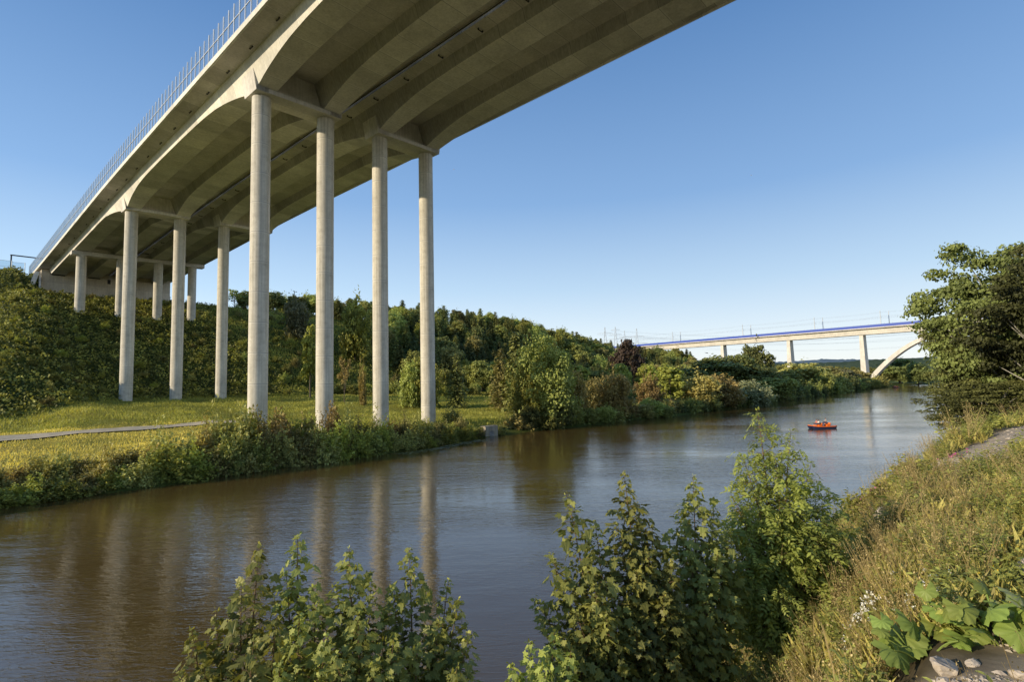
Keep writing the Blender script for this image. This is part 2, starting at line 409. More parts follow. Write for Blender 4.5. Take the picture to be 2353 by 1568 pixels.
# gravel path on the far bank
b = MB(); rows = []
cx = np.array([ray_ground(*q)[:2] for q in ((-260, 1046), (-120, 1026), (0, 1010), (110, 1001), (220, 993), (330, 985), (440, 977), (540, 970), (620, 966))])
tt = np.linspace(0, len(cx)-1, 90); px = np.interp(tt, range(len(cx)), cx[:, 0]); py = np.interp(tt, range(len(cx)), cx[:, 1])
px = np.convolve(np.pad(px, 4, mode='edge'), np.ones(9)/9, 'valid'); py = np.convolve(np.pad(py, 4, mode='edge'), np.ones(9)/9, 'valid')
tx = np.gradient(px); ty = np.gradient(py); L = np.hypot(tx, ty)+1e-9; tx /= L; ty /= L
for w in (-2.1, -1.05, 0, 1.05, 2.1):
    qx = px-ty*w; qy = py+tx*w; ww = w+.3*(vnoise(tt*2, tt*0, int(w*3)+50)-.5); rows.append(np.stack([px-ty*ww, py+tx*ww, gz(qx, qy)+.22], -1))
PX, PY = px, py
b.loft(rows, closed=False)
tag(put(bpy.data.objects.new('path', b.mesh('path', M_PATH))), kind='structure')

# ------------------------------------------------------------------ road bridge (local frame: x = u, y = v)
def drop(v): v = np.asarray(v, float); return np.interp(v, [60, 85, 240], [0, .25, 3.85])
def zb(u, v): v = np.asarray(v, float); return 50+.0225*np.clip(u, -8, 42)-.0069*v+1.4e-5*v*v
def deck(u, v): return zb(u, v)-drop(v)
def haunch(v):
    v = np.asarray(v, float); t = np.minimum(np.minimum(np.abs(v), np.abs(v-83)), np.abs(v+108))
    a = np.interp(t, [0, 2.4, 5, 8, 11, 15, 20, 26, 34], [.55, .75, 1.35, 1.9, 2.35, 2.8, 3.08, 3.22, 3.3])
    return np.where(v > 100, 3.3-(3.3-a)*np.clip((112-v)/12, 0, 1)*.6-(3.3-a)*.0, a)
BR = empty('road_bridge', (O[0], O[1], 0), TH, 'tall pale concrete motorway bridge on slender round columns crossing over the river', 'bridge')
vs = np.concatenate([np.arange(-170, -120, 4), np.arange(-120, 196.1, 1.6), [196.2]])
for gi, uc in enumerate((0, 11.81, 23.72, 35.56)):
    secs = []
    for v in vs:
        hb = float(haunch(v)); D0 = float(deck(uc, v)); zt = D0+5.3; zb_ = D0+hb
        if v > 83: zb_ = D0+float(haunch(v))
        wb = 2.4-(3.3-hb)*.33; wt = 3.08
        zb_ = max(zb_, float(zb(uc, v))+.5) if abs(v) < 4 or abs(v-83) < 4 else zb_
        secs.append([(uc-wt, v, zt), (uc-wb, v, zb_), (uc+wb, v, zb_), (uc+wt, v, zt)])
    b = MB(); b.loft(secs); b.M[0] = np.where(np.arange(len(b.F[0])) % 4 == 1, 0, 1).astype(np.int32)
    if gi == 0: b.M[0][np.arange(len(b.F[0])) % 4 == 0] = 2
    child('girder', b.mesh('girder', [M_GIRDER, M_WEB_SHADED, M_FASCIA]), BR)
for side, (a_, c_) in enumerate(((-6.2, 17.55), (17.95, 42.2))):
    secs = []
    for v in np.concatenate([np.arange(-170, 226, 4.), [226]]):
        f = lambda u, dz: (u, v, float(deck(u, v))+dz)
        w0, w1 = (-3.08, 17.55) if side == 0 else (17.95, 38.6)
        if side == 0: sec = [f(a_, 5.52), f(w0, 5.2), f(14.9, 5.2), f(c_-.25, 5.4), f(c_-.25, 5.05), f(c_, 5.05), f(c_, 6.0), f(a_, 6.0)]
        else: sec = [f(a_, 5.05), f(a_+.25, 5.05), f(a_+.25, 5.4), f(20.6, 5.2), f(w1, 5.2), f(c_, 5.52), f(c_, 6.0), f(a_, 6.0)]
        secs.append(sec)
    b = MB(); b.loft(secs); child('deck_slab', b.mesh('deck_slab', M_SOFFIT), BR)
    ue = -6.5 if side == 0 else 42.2; secs = []
    for v in np.concatenate([np.arange(-170, 226, 4.), [226.4]]):
        z0 = float(deck(ue, v)); secs.append([(ue, v, z0+5.28), (ue+.3, v, z0+5.2), (ue+.3, v, z0+6.2), (ue, v, z0+6.15)])
    b = MB(); b.loft(secs); child('edge_beam', b.mesh('edge_beam', M_FASCIA), BR)
# drain pipe and cable duct in the gap between the two carriageways
b = MB(); P = [(17.2, v, float(deck(17.2, v))+4.93) for v in np.arange(-120, 196, 6)]; b.tube(P, .085, 8)
child('drain_pipe', b.mesh('drain_pipe', M_DARK, True), BR)
b = MB(); b.box((0, 0, 0), (.12, .95, .14)); b.box((0, .45, .12), (.22, .18, .2)); b.box((0, -.45, .12), (.22, .18, .2)); me_br = b.mesh('pipe_bracket', M_DARK)
for v in np.arange(-72, 190, 9.6):
    for u, dz in ((19.7, 5.0), (-3.75, 5.1)):
        o = child('drain_outlet', me_br, BR); o.location = (u, v, float(deck(u, v))+dz); o.rotation_euler = (0, 0, R(90) if u > 0 else 0)
# cross beams and diaphragms at the piers
def ear(b, uo, ui, v, z0, z1, lean):
    s_ = [(uo, z0), (ui, z0), (ui, z1), (uo+lean, z1)]
    b.prism(s_, 1, v-2.35, v+2.35)
for v in (0., 83., -108.):
    for (ua, ub, ga, gb) in ((-1.87, 13.7, 0, 11.81), (21.85, 37.5, 23.72, 35.56)):
        b = MB(); za = float(zb(ua, v)); ze = float(zb(ub, v))
        b.loft([[(ua, v-2.35, za), (ua, v+2.35, za), (ua, v+2.35, za+.78), (ua, v-2.35, za+.78)], [(ub, v-2.35, ze), (ub, v+2.35, ze), (ub, v+2.35, ze+.78), (ub, v-2.35, ze+.78)]])
        ear(b, ua-.004, ga+.2, v, za+.002, za+3.4, -.58); 
        s_ = [(gb-.2, ze+.002), (ub+.004, ze+.002), (ub+.58, ze+3.4), (gb-.2, ze+3.4)]; b.prism(s_, 1, v-2.35, v+2.35)
        b.prism([(ga+1, za+.7), (gb-1, ze+.7), (gb-2, ze+5.3), (ga+2, za+5.3)], 1, v-1.4, v+1.4)
        child('cross_beam', b.mesh('cross_beam', M_GIRDER), BR)
b = MB(); v = 149.5; za, ze = float(zb(-3, v)), float(zb(39.6, v))
b.loft([[(-3.0, v-1.5, za), (-3.0, v+1.5, za), (-3.0, v+1.5, za+1.35), (-3.0, v-1.5, za+1.35)], [(39.6, v-1.5, ze), (39.6, v+1.5, ze), (39.6, v+1.5, ze+1.35), (39.6, v-1.5, ze+1.35)]])
child('cross_beam', b.mesh('cross_beam', M_GIRDER), BR)
for v in (0., 83., 149.5, -108.):
    for u in (0., 11.81, 23.72, 35.56):
        zg = float(height(u, v))-1.5 if v > -50 else -8.; zt = float(zb(u, v))-.02; b = MB()
        H_ = zt-zg; P = [(0, 0, 0), (0, 0, H_-.25), (0, 0, H_-.25), (0, 0, H_)]
        t = np.arange(48)/48*2*np.pi; ring = lambda r, z: np.stack([r*np.cos(t), r*np.sin(t), np.full(48, z)], -1)
        b.loft([ring(1.52, 0), ring(1.52, H_*.5), ring(1.52, H_-.2), ring(1.44, H_-.12), ring(1.44, H_)])
        o = child('column', b.mesh('column', M_COLUMN, smooth_angle=35), BR); o.location = (u, v, zg)
# abutment
b = MB(); v0 = 196.4; ztop = float(deck(18, v0))+5.0
def ab(u): return float(deck(u, v0))
b.prism([(-5.3, 34), (40.7, 34), (40.7, ab(40)+5.1), (38.7, ab(38)+5.1), (38.0, ab(38)+3.1), (-2.4, ab(-2)+3.1), (-3.1, ab(-3)+5.1), (-5.3, ab(-5)+5.1)], 1, v0, v0+1.2)
b.prism([(-2.3, ab(0)+3.0), (37.9, ab(38)+3.0), (37.9, ab(38)+5.15), (-2.3, ab(0)+5.15)], 1, v0+1.0, v0+1.4)
b.prism([(v0+.6, 34), (v0+30, 38), (v0+30, ab(-5)+5.2), (v0+.6, ab(-5)+5.2)], 0, -5.32, -4.4)
b.prism([(v0+.6, 34), (v0+30, 38), (v0+30, ab(40)+5.2), (v0+.6, ab(40)+5.2)], 0, 39.8, 40.72)
AB = child('abutment', b.mesh('abutment', M_ABUT), BR)
b = MB(); b.box((17.2, v0-.03, ab(17)+2.0), (1.1, .12, 1.9)); child('service_door', b.mesh('service_door', M_DARK), AB)
for gc in (0, 11.81, 23.72, 35.56):
    b = MB(); b.box((gc, v0-.25, ab(gc)+3.0), (4.2, .8, .3)); child('bearing', b.mesh('bearing', M_DARK), AB)
b = MB(); st = []
for k in range(22):
    vv = v0+2-1.15*k*.55-2; uu = -6.7-.17*k; b.box((uu, vv, ab(-6)+3.6-.5*k), (1.5, .8, .35))
b.loft([[(-6.0, v0+1, ab(-6)+4.2), (-5.4, v0+1, ab(-6)+4.2), (-5.4, v0+1, ab(-6)+3), (-6.0, v0+1, ab(-6)+3)], [(-6.9, v0-9, ab(-6)-6.6), (-6.3, v0-9, ab(-6)-6.6), (-6.3, v0-9, ab(-6)-8), (-6.9, v0-9, ab(-6)-8)]])
child('stairway', b.mesh('stairway', M_FASCIA), AB)

# clear noise barrier along the left edge of the deck
NB = empty('noise_barrier', (O[0], O[1], 0), TH, 'tall clear noise barrier with slim white posts along the left edge of the motorway bridge', 'noise barrier')
b = MB(); b.box((0, 0, 2.62), (.17, .15, 5.24)); b.box((.0, 0, .03), (.3, .3, .06)); me_p = b.mesh('barrier_post', M_STEEL)
b = MB(); b.box((.05, 1.1, 2.62), (.03, 2.04, 5.0)); me_g = b.mesh('barrier_pane', M_GLASS)
pv = [-42+2.2*i for i in range(122)]; me_rest = MB(); me_restg = MB()
for i, v in enumerate(pv):
    z = float(deck(-6.35, v))+6.18
    M_ = np.eye(4); M_[:3, 3] = (-6.35, v, z)
    if i < 100:
        o = child('post', me_p, NB); o.location = (-6.35, v, z)
        o = child('glass_pane', me_g, NB); o.location = (-6.35, v, z)
    else:
        q = MB(); q.box((0, 0, 2.62), (.17, .15, 5.24)); me_rest.merge(q, M_)
        q = MB(); q.box((.05, 1.1, 2.62), (.03, 2.04, 5.0)); me_restg.merge(q, M_)
o = child('distant_posts', me_rest.mesh('distant_posts', M_STEEL), NB); o['kind'] = 'stuff'
o = child('distant_panes', me_restg.mesh('distant_panes', M_GLASS), NB); o['kind'] = 'stuff'
for zz, nm in ((2.55, 'middle_rail'), (.14, 'bottom_rail')):
    b = MB(); b.loft([[(-6.42, v, float(deck(-6.4, v))+6.18+zz), (-6.28, v, float(deck(-6.4, v))+6.18+zz), (-6.28, v, float(deck(-6.4, v))+6.28+zz), (-6.42, v, float(deck(-6.4, v))+6.28+zz)] for v in np.arange(-42, 227, 4)])
    child(nm, b.mesh(nm, M_STEEL), NB)
# stepped barrier and dark gantry on the embankment, left of the abutment
def post_line(name, pts, hts, label, solid=True):
    r = empty(name, (0, 0, 0), 0, label, 'noise barrier')
    for i, ((u, v, z), h) in enumerate(zip(pts, hts)):
        x, y = xy(u, v); x, y = float(x), float(y); b = MB(); b.box((0, 0, h/2), (.22, .22, h)); o = child('post', b.mesh('embankment_post', M_STEEL), r); o.location = (x, y, z)
        if i+1 < len(pts):
            u2, v2, z2 = pts[i+1]; x2, y2 = xy(u2, v2); L = math.hypot(float(x2)-x, float(y2)-y); a = math.atan2(float(y2)-y, float(x2)-x)
            b = MB(); b.box((L/2, 0, h*.62), (L-.3, .05, h*.7)); o = child('glass_pane', b.mesh('embankment_pane', M_GLASS), r); o.location = (x, y, z); o.rotation_euler = (0, 0, a)
            b = MB(); b.box((L/2, 0, h*.12), (L-.3, .16, h*.26)); o = child('base_panel', b.mesh('embankment_panel', M_FASCIA), r); o.location = (x, y, z); o.rotation_euler = (0, 0, a)
            b = MB(); b.box((L/2, 0, h*.97), (L-.3, .1, .12)); b.box((L/2, 0, h*.6), (L-.3, .1, .12)); o = child('rail', b.mesh('embankment_rail', M_STEEL), r); o.location = (x, y, z); o.rotation_euler = (0, 0, a)
post_line('embankment_barrier', [(-8-4.2*i, 222+.5*i, 51.0+.42*i) for i in range(6)], [6.8]*6, 'stepped clear noise barrier on the grassy embankment at the left edge')
gx, gy = xy(-12.2, 226); GT = empty('sign_gantry', (float(gx), float(gy), 51), TH, 'dark steel gantry over the motorway behind the stepped barrier', 'gantry')
b = MB(); b.box((0, 0, 5), (.5, .5, 10)); child('upright', b.mesh('upright', M_DARK), GT)
b = MB(); b.box((12, 0, 10.3), (24.7, .5, .45)); child('crossbar', b.mesh('crossbar', M_DARK), GT)

# ------------------------------------------------------------------ far railway bridge
FP = np.array([311.6, 419.0]); FN = np.array([-.6149, .7886]); FA = math.atan2(FN[1], FN[0])
FB = empty('railway_bridge', (FP[0], FP[1], 0), FA, 'distant pale railway viaduct with a blue side wall and a large concrete arch', 'bridge')   # local x = t along the deck
b = MB(); gr = lambda t: .0042*t
ts = np.arange(-230, 330, 5)
b.loft([[(t, 1.6, 33.1+gr(t)-.3), (t, 9.6, 33.1+gr(t)-.3), (t, 10.6, 36.9+gr(t)), (t, .6, 36.9+gr(t))] for t in ts]); child('box_girder', b.mesh('box_girder', M_FARB), FB)
b = MB(); b.loft([[(t, -2.0, 37.3+gr(t)), (t, .6, 36.9+gr(t)), (t, 10.6, 36.9+gr(t)), (t, 13.2, 37.3+gr(t)), (t, 13.2, 38.0+gr(t)), (t, -2.0, 38.0+gr(t))] for t in ts]); child('deck_slab', b.mesh('far_deck', M_FARB), FB)
for yy in (-1.9, 13.0):
    b = MB(); b.loft([[(t, yy, 38.0+gr(t)), (t, yy+.15, 38.0+gr(t)), (t, yy+.15, 40.2+gr(t)), (t, yy, 40.2+gr(t))] for t in ts])
    w = child('blue_wall', b.mesh('blue_wall', M_BLUE), FB)
    b = MB()
    for t in np.arange(-228, 325, 5.5): b.box((t, yy-.1, 39.4+gr(t)), (.16, .14, 3.6))
    child('wall_posts', b.mesh('wall_posts', M_PYLON), w)
for k in (): pass
for t, zg in ((156, 5), (91, -6), (32.4, -10), (214, 14), (-8, 29), (-56, 29), (-97, -10), (-160, -10)):
    zt = 33.0+gr(t); w0 = 1.4; w1 = 2.2*(1 if zg < 20 else .7)
    b = MB(); b.loft([[(t-w1, 2.0, zg), (t+w1, 2.0, zg), (t+w1, 9.2, zg), (t-w1, 9.2, zg)], [(t-w0, 2.6, zt), (t+w0, 2.6, zt), (t+w0, 8.6, zt), (t-w0, 8.6, zt)]])
    child('pier', b.mesh('far_pier', M_FARB), FB)
b = MB(); secs = []
AC = -32.; AH = 61.
for k in range(49):
    s_ = -1+2*k/48; t = AC+s_*AH; zc = 31.3-35.5*abs(s_)**2.15; th_ = 1.15+.5*abs(s_)
    slope = 35.5*2.15*abs(s_)**1.15/AH*(1 if s_ > 0 else -1); n_ = math.hypot(1, slope); nx, nz = slope/n_, 1/n_
    secs.append([(t-nx*th_, 2.4, zc-nz*th_), (t-nx*th_, 8.8, zc-nz*th_), (t+nx*th_, 8.8, zc+nz*th_), (t+nx*th_, 2.4, zc+nz*th_)])
b.loft(secs); child('arch', b.mesh('arch', M_FARB), FB)
def far_xy(t, w): return FP[0]+FN[0]*t-FN[1]*w, FP[1]+FN[1]*t+FN[0]*w
for k, t in enumerate((210, 130.6, 65.2, 15.5)):
    for yy in (.2, 10.9):
        b = MB(); x, y = far_xy(t+(1.5 if yy > 5 else -1), yy); z0 = 38+gr(t)
        m = empty('catenary_mast', (x, y, z0), FA, ('slim grey mast on the %s of the viaduct, %s from the right' % ('near track' if yy < 5 else 'far track', ['fourth pair', 'third pair', 'second pair', 'first pair'][k])), 'mast', 'overhead line masts on the railway viaduct')
        b.loft([[(-.3, -.25, 0), (.3, -.25, 0), (.3, .25, 0), (-.3, .25, 0)], [(-.18, -.15, 13.2), (.18, -.15, 13.2), (.18, .15, 13.2), (-.18, .15, 13.2)]]); child('pole', b.mesh('mast_pole', M_PYLON), m)
        b = MB(); s_ = 1 if yy < 5 else -1; b.tube([(0, 0, 7), (0, s_*2.8, 7.6)], .07, 5); b.tube([(0, 0, 9), (0, s_*2.8, 7.6)], .06, 5); b.box((0, 0, 11.8), (.1, 2.0, .12)); child('arm', b.mesh('mast_arm', M_PYLON), m)
b = MB()
def wire(b, A, B, sag, r, n=14):
    A = np.array(A, float); B = np.array(B, float); s_ = np.linspace(0, 1, n); P = A+(B-A)*s_[:, None]; P[:, 2] -= sag*4*s_*(1-s_); b.tube(P, r, 3, cap=False)
T_ = [330, 270, 210, 130.6, 65.2, 15.5, -50, -120]
for a1, a2 in zip(T_[:-1], T_[1:]):
    for yy in (2.6, 8.2):
        for zz, sg in ((7.6, 0.0), (9.0, .9), (12.2, .6)):
            x1, y1 = far_xy(a1, yy); x2, y2 = far_xy(a2, yy); wire(b, (x1, y1, 38+gr(a1)+zz), (x2, y2, 38+gr(a2)+zz), sg, .035)
tag(put(bpy.data.objects.new('contact_wire', b.mesh('contact_wire', M_PYLON))), 'thin overhead contact wires strung above the railway viaduct', 'wire')

# lattice pylons behind the hill
def pylon_mesh(H_, arms):
    b = MB(); w = H_*.085
    lv = np.linspace(0, 1, 9)**.9
    wd = lambda s_: w*(1-s_)**1.1+.35
    for k in range(4):
        sx, sy = ((-1, -1), (1, -1), (1, 1), (-1, 1))[k]; b.tube([(sx*wd(s_)/1, sy*wd(s_), H_*s_) for s_ in lv], .22, 4)
        sx2, sy2 = ((1, -1), (1, 1), (-1, 1), (-1, -1))[k]
        for i in range(8):
            a, c = lv[i], lv[i+1]; b.tube([(sx*wd(a), sy*wd(a), H_*a), (sx2*wd(c), sy2*wd(c), H_*c)], .13, 3)
            b.tube([(sx2*wd(a), sy2*wd(a), H_*a), (sx*wd(c), sy*wd(c), H_*c)], .13, 3)
    c = MB()
    for zf, L in arms:
        z = H_*zf
        for s_ in (-1, 1):
            c.tube([(0, 0, z+1.6), (s_*L, 0, z)], .16, 3); c.tube([(0, 0, z-.2), (s_*L, 0, z)], .18, 3)
            for q in (.35, .7, 1): c.tube([(s_*L*q, 0, z), (s_*L*q, 0, z-2.2)], .14, 4)
    return b.mesh('pylon_tower', M_PYLON), c.mesh('pylon_arms', M_PYLON)
PYL = []
for px, top, d, H_, arms, nm in ((1391, 752, 900, 52, ((.80, 12),), 'single-armed grey lattice pylon, leftmost on the horizon hill'),
                          (1415, 751, 1000, 60, ((.62, 13), (.76, 11), (.9, 8)), 'grey lattice pylon with three crossarm levels, second from the left on the hill'),
                          (1436, 760, 1150, 50, ((.72, 12),), 'small faint lattice pylon between the two largest ones'),
                          (1464, 755, 880, 55, ((.55, 17), (.76, 11)), 'wide-armed grey lattice pylon nearest the left end of the viaduct')):
    a, c = pylon_mesh(H_, arms); z = (hor(px)-top)/1240*d-H_
    r = empty('pylon', (at(px, d), d, z), R(-14), nm, 'pylon', 'lattice pylons on the hill'); child('tower', a, r); child('crossarms', c, r); PYL.append((at(px, d), d, z, H_, arms))
b = MB()
for (x, y, z, H_, arms), dx in zip(PYL, (0, 0, 0, 0)):
    for zf, L in arms:
        for s_ in (-1, 1):
            wire(b, (x+s_*L, y, z+H_*zf-2), (x+s_*L+620, y+60, z+H_*zf-4), 14, .07)
tag(put(bpy.data.objects.new('power_line', b.mesh('power_line', M_PYLON))), 'thin power lines sagging to the right from the lattice pylons', 'power line')

# ------------------------------------------------------------------ plants
DIA = ([(0, 0, 0), (.36, .45, .06), (0, 1, -.05), (-.36, .45, .06)], [[0, 1, 2, 3]])
CL = ([(-.45, -.3, 0), (.1, -.5, .1), (.5, -.05, 0), (.2, .5, -.1), (-.35, .35, .08)], [[0, 1, 2, 3, 4]])
LANCE = ([(0, 0, 0), (.13, .35, .03), (0, 1, -.1), (-.13, .35, .03)], [[0, 1, 2, 3]])
BLADE = ([(-.04, 0, 0), (.04, 0, 0), (.025, .6, .05), (0, 1, .25)], [[0, 1, 2, 3]])

def crown(H_, W_, base, n_cl, n_leaf, size, seed, flat=.75, lean=0, ragged=.35, taper=0.0, small=1.0):
    """leaf clumps spread through an uneven crown volume; returns leaf buffer and limb end points"""
    r = np.random.default_rng(seed); b = MB(); ends = []
    cz = base+(H_-base)*.52; rz = (H_-base)*.5
    k = 0
    while k < n_cl:
        d = r.normal(size=3); d /= np.linalg.norm(d)
        if d[2] < -.75: continue
        q = r.uniform(.45, 1.0)**.5; wob = 1+ragged*(vnoise(d[0]*2.2+seed, d[1]*2.2+d[2]*2, seed)-.5)*1.8
        h = d[2]*q; tw = 1-taper*max(0, h)
        c = np.array([d[0]*W_*.5*q*wob*tw, d[1]*W_*.5*q*wob*tw, cz+d[2]*rz*q*min(wob, 1.12)])
        rad = small*W_*r.uniform(.10, .2)*(1.15-.3*q)
        m = int(n_leaf*r.uniform(.6, 1.4)); dd = r.normal(size=(m, 3)); dd /= np.linalg.norm(dd, axis=1)[:, None]
        dd[:, 2] = np.where((dd[:, 2] < -.3) & (r.uniform(size=m) < .5), -dd[:, 2]*.6, dd[:, 2])
        rr = rad*r.uniform(.55, 1.12, m)[:, None]
        C = c+dd*rr*np.array([1, 1, flat]); N = dd+.55*r.normal(size=(m, 3))+np.array([0, 0, .35])
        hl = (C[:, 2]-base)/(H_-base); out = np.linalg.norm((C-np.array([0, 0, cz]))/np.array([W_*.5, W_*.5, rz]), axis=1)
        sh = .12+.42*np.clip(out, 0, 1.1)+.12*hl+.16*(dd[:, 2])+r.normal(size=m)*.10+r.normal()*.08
        b.cards(C, N, r.normal(size=(m, 3)), size*r.uniform(.6, 1.35, m), CL, np.clip(sh, 0, 1)); ends.append(c); k += 1
    return b, ends
def sprays(H_, W_, base, n_tw, n_leaf, size, seed, up=.55, jag=.45, b=None, shape=None):
    """leafy twigs fanning out of the foot: a feathery, uneven shrub"""
    r = np.random.default_rng(seed); b = b or MB(); ends = []; shape = shape or LANCE
    for k in range(n_tw):
        a = r.uniform(0, 6.283); el = math.asin(r.uniform(.02, 1)); lob = 1+jag*(vnoise(math.cos(a)*1.8+seed, math.sin(a)*1.8+el*2, seed)-.5)*2
        q = r.uniform(.55, 1.08)*lob; e = np.array([math.cos(a)*math.cos(el)*W_*.5*q, math.sin(a)*math.cos(el)*W_*.5*q, base+math.sin(el)*(H_-base)*q])
        s0 = e*np.array([.25, .25, .0])+np.array([0, 0, base+.05*H_]); m_ = (s0+e)/2+np.array([0, 0, up*.25*H_])
        m = int(n_leaf*r.uniform(.6, 1.4)); t = r.uniform(.3, 1.05, m)[:, None]; C = (1-t)**2*s0+2*t*(1-t)*m_+t*t*e+r.normal(size=(m, 3))*size*.55
        d = e-m_; d /= np.linalg.norm(d)+1e-9; tn = r.normal()*.09
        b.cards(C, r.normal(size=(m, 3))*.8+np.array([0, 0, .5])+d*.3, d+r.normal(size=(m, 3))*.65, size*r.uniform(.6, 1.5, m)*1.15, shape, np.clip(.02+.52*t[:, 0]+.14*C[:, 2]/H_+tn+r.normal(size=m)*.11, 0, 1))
        if k % 12 == 0: ends.append(e)
    return b, ends
def limbs(H_, ends, seed, r0, base, n=9):
    r = np.random.default_rng(seed+99); b = MB()
    top = H_*.78; tz = np.linspace(0, top, 8); wob = np.cumsum(r.normal(size=(8, 2))*H_*.008, axis=0); wob[0] = 0
    T = np.column_stack([wob, tz]); b.tube(T, np.linspace(r0, r0*.22, 8)*np.array([1.35]+[1]*7), 8)
    for e in [ends[i] for i in r.choice(len(ends), min(n, len(ends)), replace=False)]:
        s_ = np.clip((e[2]-base*.6)/H_*.7, .12, .9); p0 = np.array([np.interp(s_*top, tz, T[:, 0]), np.interp(s_*top, tz, T[:, 1]), s_*top])
        mid = (p0+e)/2+np.array([0, 0, -.05*H_*r.uniform(-.3, 1)]); b.tube([p0, mid, e], [r0*.38*(1-s_*.6), r0*.22, r0*.07], 5)
    return b
def conifer(H_, W_, seed, size=.5, droop=.35, gap=1.0):
    r = np.random.default_rng(seed); b = MB(); z = H_*.08; t = MB(); t.tube([(0, 0, 0), (0, 0, H_*.5), (0, 0, H_*.98)], [H_*.016, H_*.010, .02], 6)
    while z < H_*.985:
        f = 1-z/H_; L = W_*.5*(f**.8)*r.uniform(.8, 1.15)+.15; nb = int(6+6*f)
        a0 = r.uniform(0, 6.28)
        for k in range(nb):
            a = a0+k/nb*6.283+r.normal()*.15; l = L*r.uniform(.7, 1.15); m = max(4, int(l/size*3.4))
            s_ = (np.arange(m)+r.uniform(0, 1, m))/m; up = .35*(1-f)
            X = np.cos(a)*l*s_; Y = np.sin(a)*l*s_; Z = z+l*s_*up-droop*l*s_**1.6+r.normal(size=m)*.12
            off = r.normal(size=(m, 2))*(.14+.12*l*(1-s_)*.6)[:, None]
            C = np.column_stack([X+off[:, 0], Y+off[:, 1], Z-.12*abs(off[:, 0])])
            N = np.column_stack([.5*np.cos(a)+.4*r.normal(size=m), .5*np.sin(a)+.4*r.normal(size=m), np.ones(m)*.9])
            Yd = np.column_stack([np.cos(a)+.5*r.normal(size=m), np.sin(a)+.5*r.normal(size=m), -.45*np.ones(m)])
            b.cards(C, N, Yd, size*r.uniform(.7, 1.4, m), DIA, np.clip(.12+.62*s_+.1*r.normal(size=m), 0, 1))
        z += size*.62*gap*(1+.6*f)
    return b, t
_protos = {}
def proto(kind, var):
    key = (kind, var)
    if key in _protos: return _protos[key]
    s_ = hash_seed(kind, var)
    if kind == 'broad': H_, W_ = 10., 8.; c, e = crown(H_, W_, 1.6, 120, 52, .42, s_, ragged=.5); sprays(H_*.97, W_*1.0, 1.8, 150, 12, .42, s_+1, jag=.32, b=c, shape=DIA); t = limbs(H_, e, s_, .26, 2)
    elif kind == 'tall': H_, W_ = 10., 4.6; c, e = crown(H_, W_, 1.0, 95, 48, .36, s_, ragged=.55, taper=.45); t = limbs(H_, e, s_, .2, 2)
    elif kind == 'round': H_, W_ = 6., 6.4; c, e = crown(H_, W_, .1, 60, 45, .28, s_, flat=.9, ragged=.5); sprays(H_*1.0, W_*1.02, .1, 280, 13, .34, s_+1, jag=.35, b=c, shape=DIA); t = limbs(H_, e, s_, .18, .3)
    elif kind == 'shrub': H_, W_ = 3., 4.; c, e = sprays(H_, W_, -.2, 230, 17, .26, s_, shape=DIA); t = limbs(H_, e, s_, .06, .2)
    elif kind == 'willow': H_, W_ = 3., 4.; c, e = sprays(H_, W_, -.2, 380, 21, .24, s_, up=.7, jag=.6, shape=DIA); t = limbs(H_, e, s_, .05, .2)
    elif kind == 'sparse': H_, W_ = 10., 6.; c, e = crown(H_, W_, 3.0, 45, 34, .36, s_, ragged=.8); t = limbs(H_, e, s_, .2, 3, 16)
    elif kind == 'spruce': H_, W_ = 12., 6.2; c, t = conifer(H_, W_, s_, .5, .35)
    elif kind == 'larch': H_, W_ = 12., 5.6; c, t = conifer(H_, W_, s_, .42, .12, 1.35)
    elif kind == 'big': H_, W_ = 20., 17.; c, e = crown(H_, W_, -.5, 330, 125, .30, s_, ragged=.65, flat=.42, small=.74); t = limbs(H_, e, s_, .42, 2, 40)
    elif kind == 'maple': H_, W_ = 12., 11.; c, e = crown(H_, W_, .3, 210, 75, .27, s_, ragged=.65, taper=.35); sprays(H_*1.0, W_*1.0, .3, 420, 16, .38, s_+1, jag=.5, b=c, shape=DIA); t = limbs(H_, e, s_, .24, 1, 16)
    _protos[key] = (H_, W_, c, t, {}); return _protos[key]
def hash_seed(kind, var): return sum(ord(c)*(i+3) for i, c in enumerate(kind))*7+var*131
def crown_mesh(kind, var, tone):
    P = proto(kind, var)
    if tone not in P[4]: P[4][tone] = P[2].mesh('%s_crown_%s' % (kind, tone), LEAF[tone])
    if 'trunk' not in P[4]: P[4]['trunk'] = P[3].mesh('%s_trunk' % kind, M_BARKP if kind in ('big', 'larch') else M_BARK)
    return P[4][tone], P[4]['trunk']
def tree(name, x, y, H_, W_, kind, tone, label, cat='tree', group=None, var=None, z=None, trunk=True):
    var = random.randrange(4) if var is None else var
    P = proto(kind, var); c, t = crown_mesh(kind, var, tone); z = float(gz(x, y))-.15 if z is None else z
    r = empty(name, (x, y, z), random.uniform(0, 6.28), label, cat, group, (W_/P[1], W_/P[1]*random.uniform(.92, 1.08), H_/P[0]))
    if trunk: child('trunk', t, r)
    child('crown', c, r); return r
def tree_px(name, px, ytop, d, wpx, kind, tone, label, cat='tree', group=None, var=None):
    x = at(px, d); z = float(gz(x, d)); H_ = max(1.2, (hor(px)-ytop)/1240.*d-z); return tree(name, x, d, H_, wpx/1240.*d, kind, tone, label, cat, group, var)

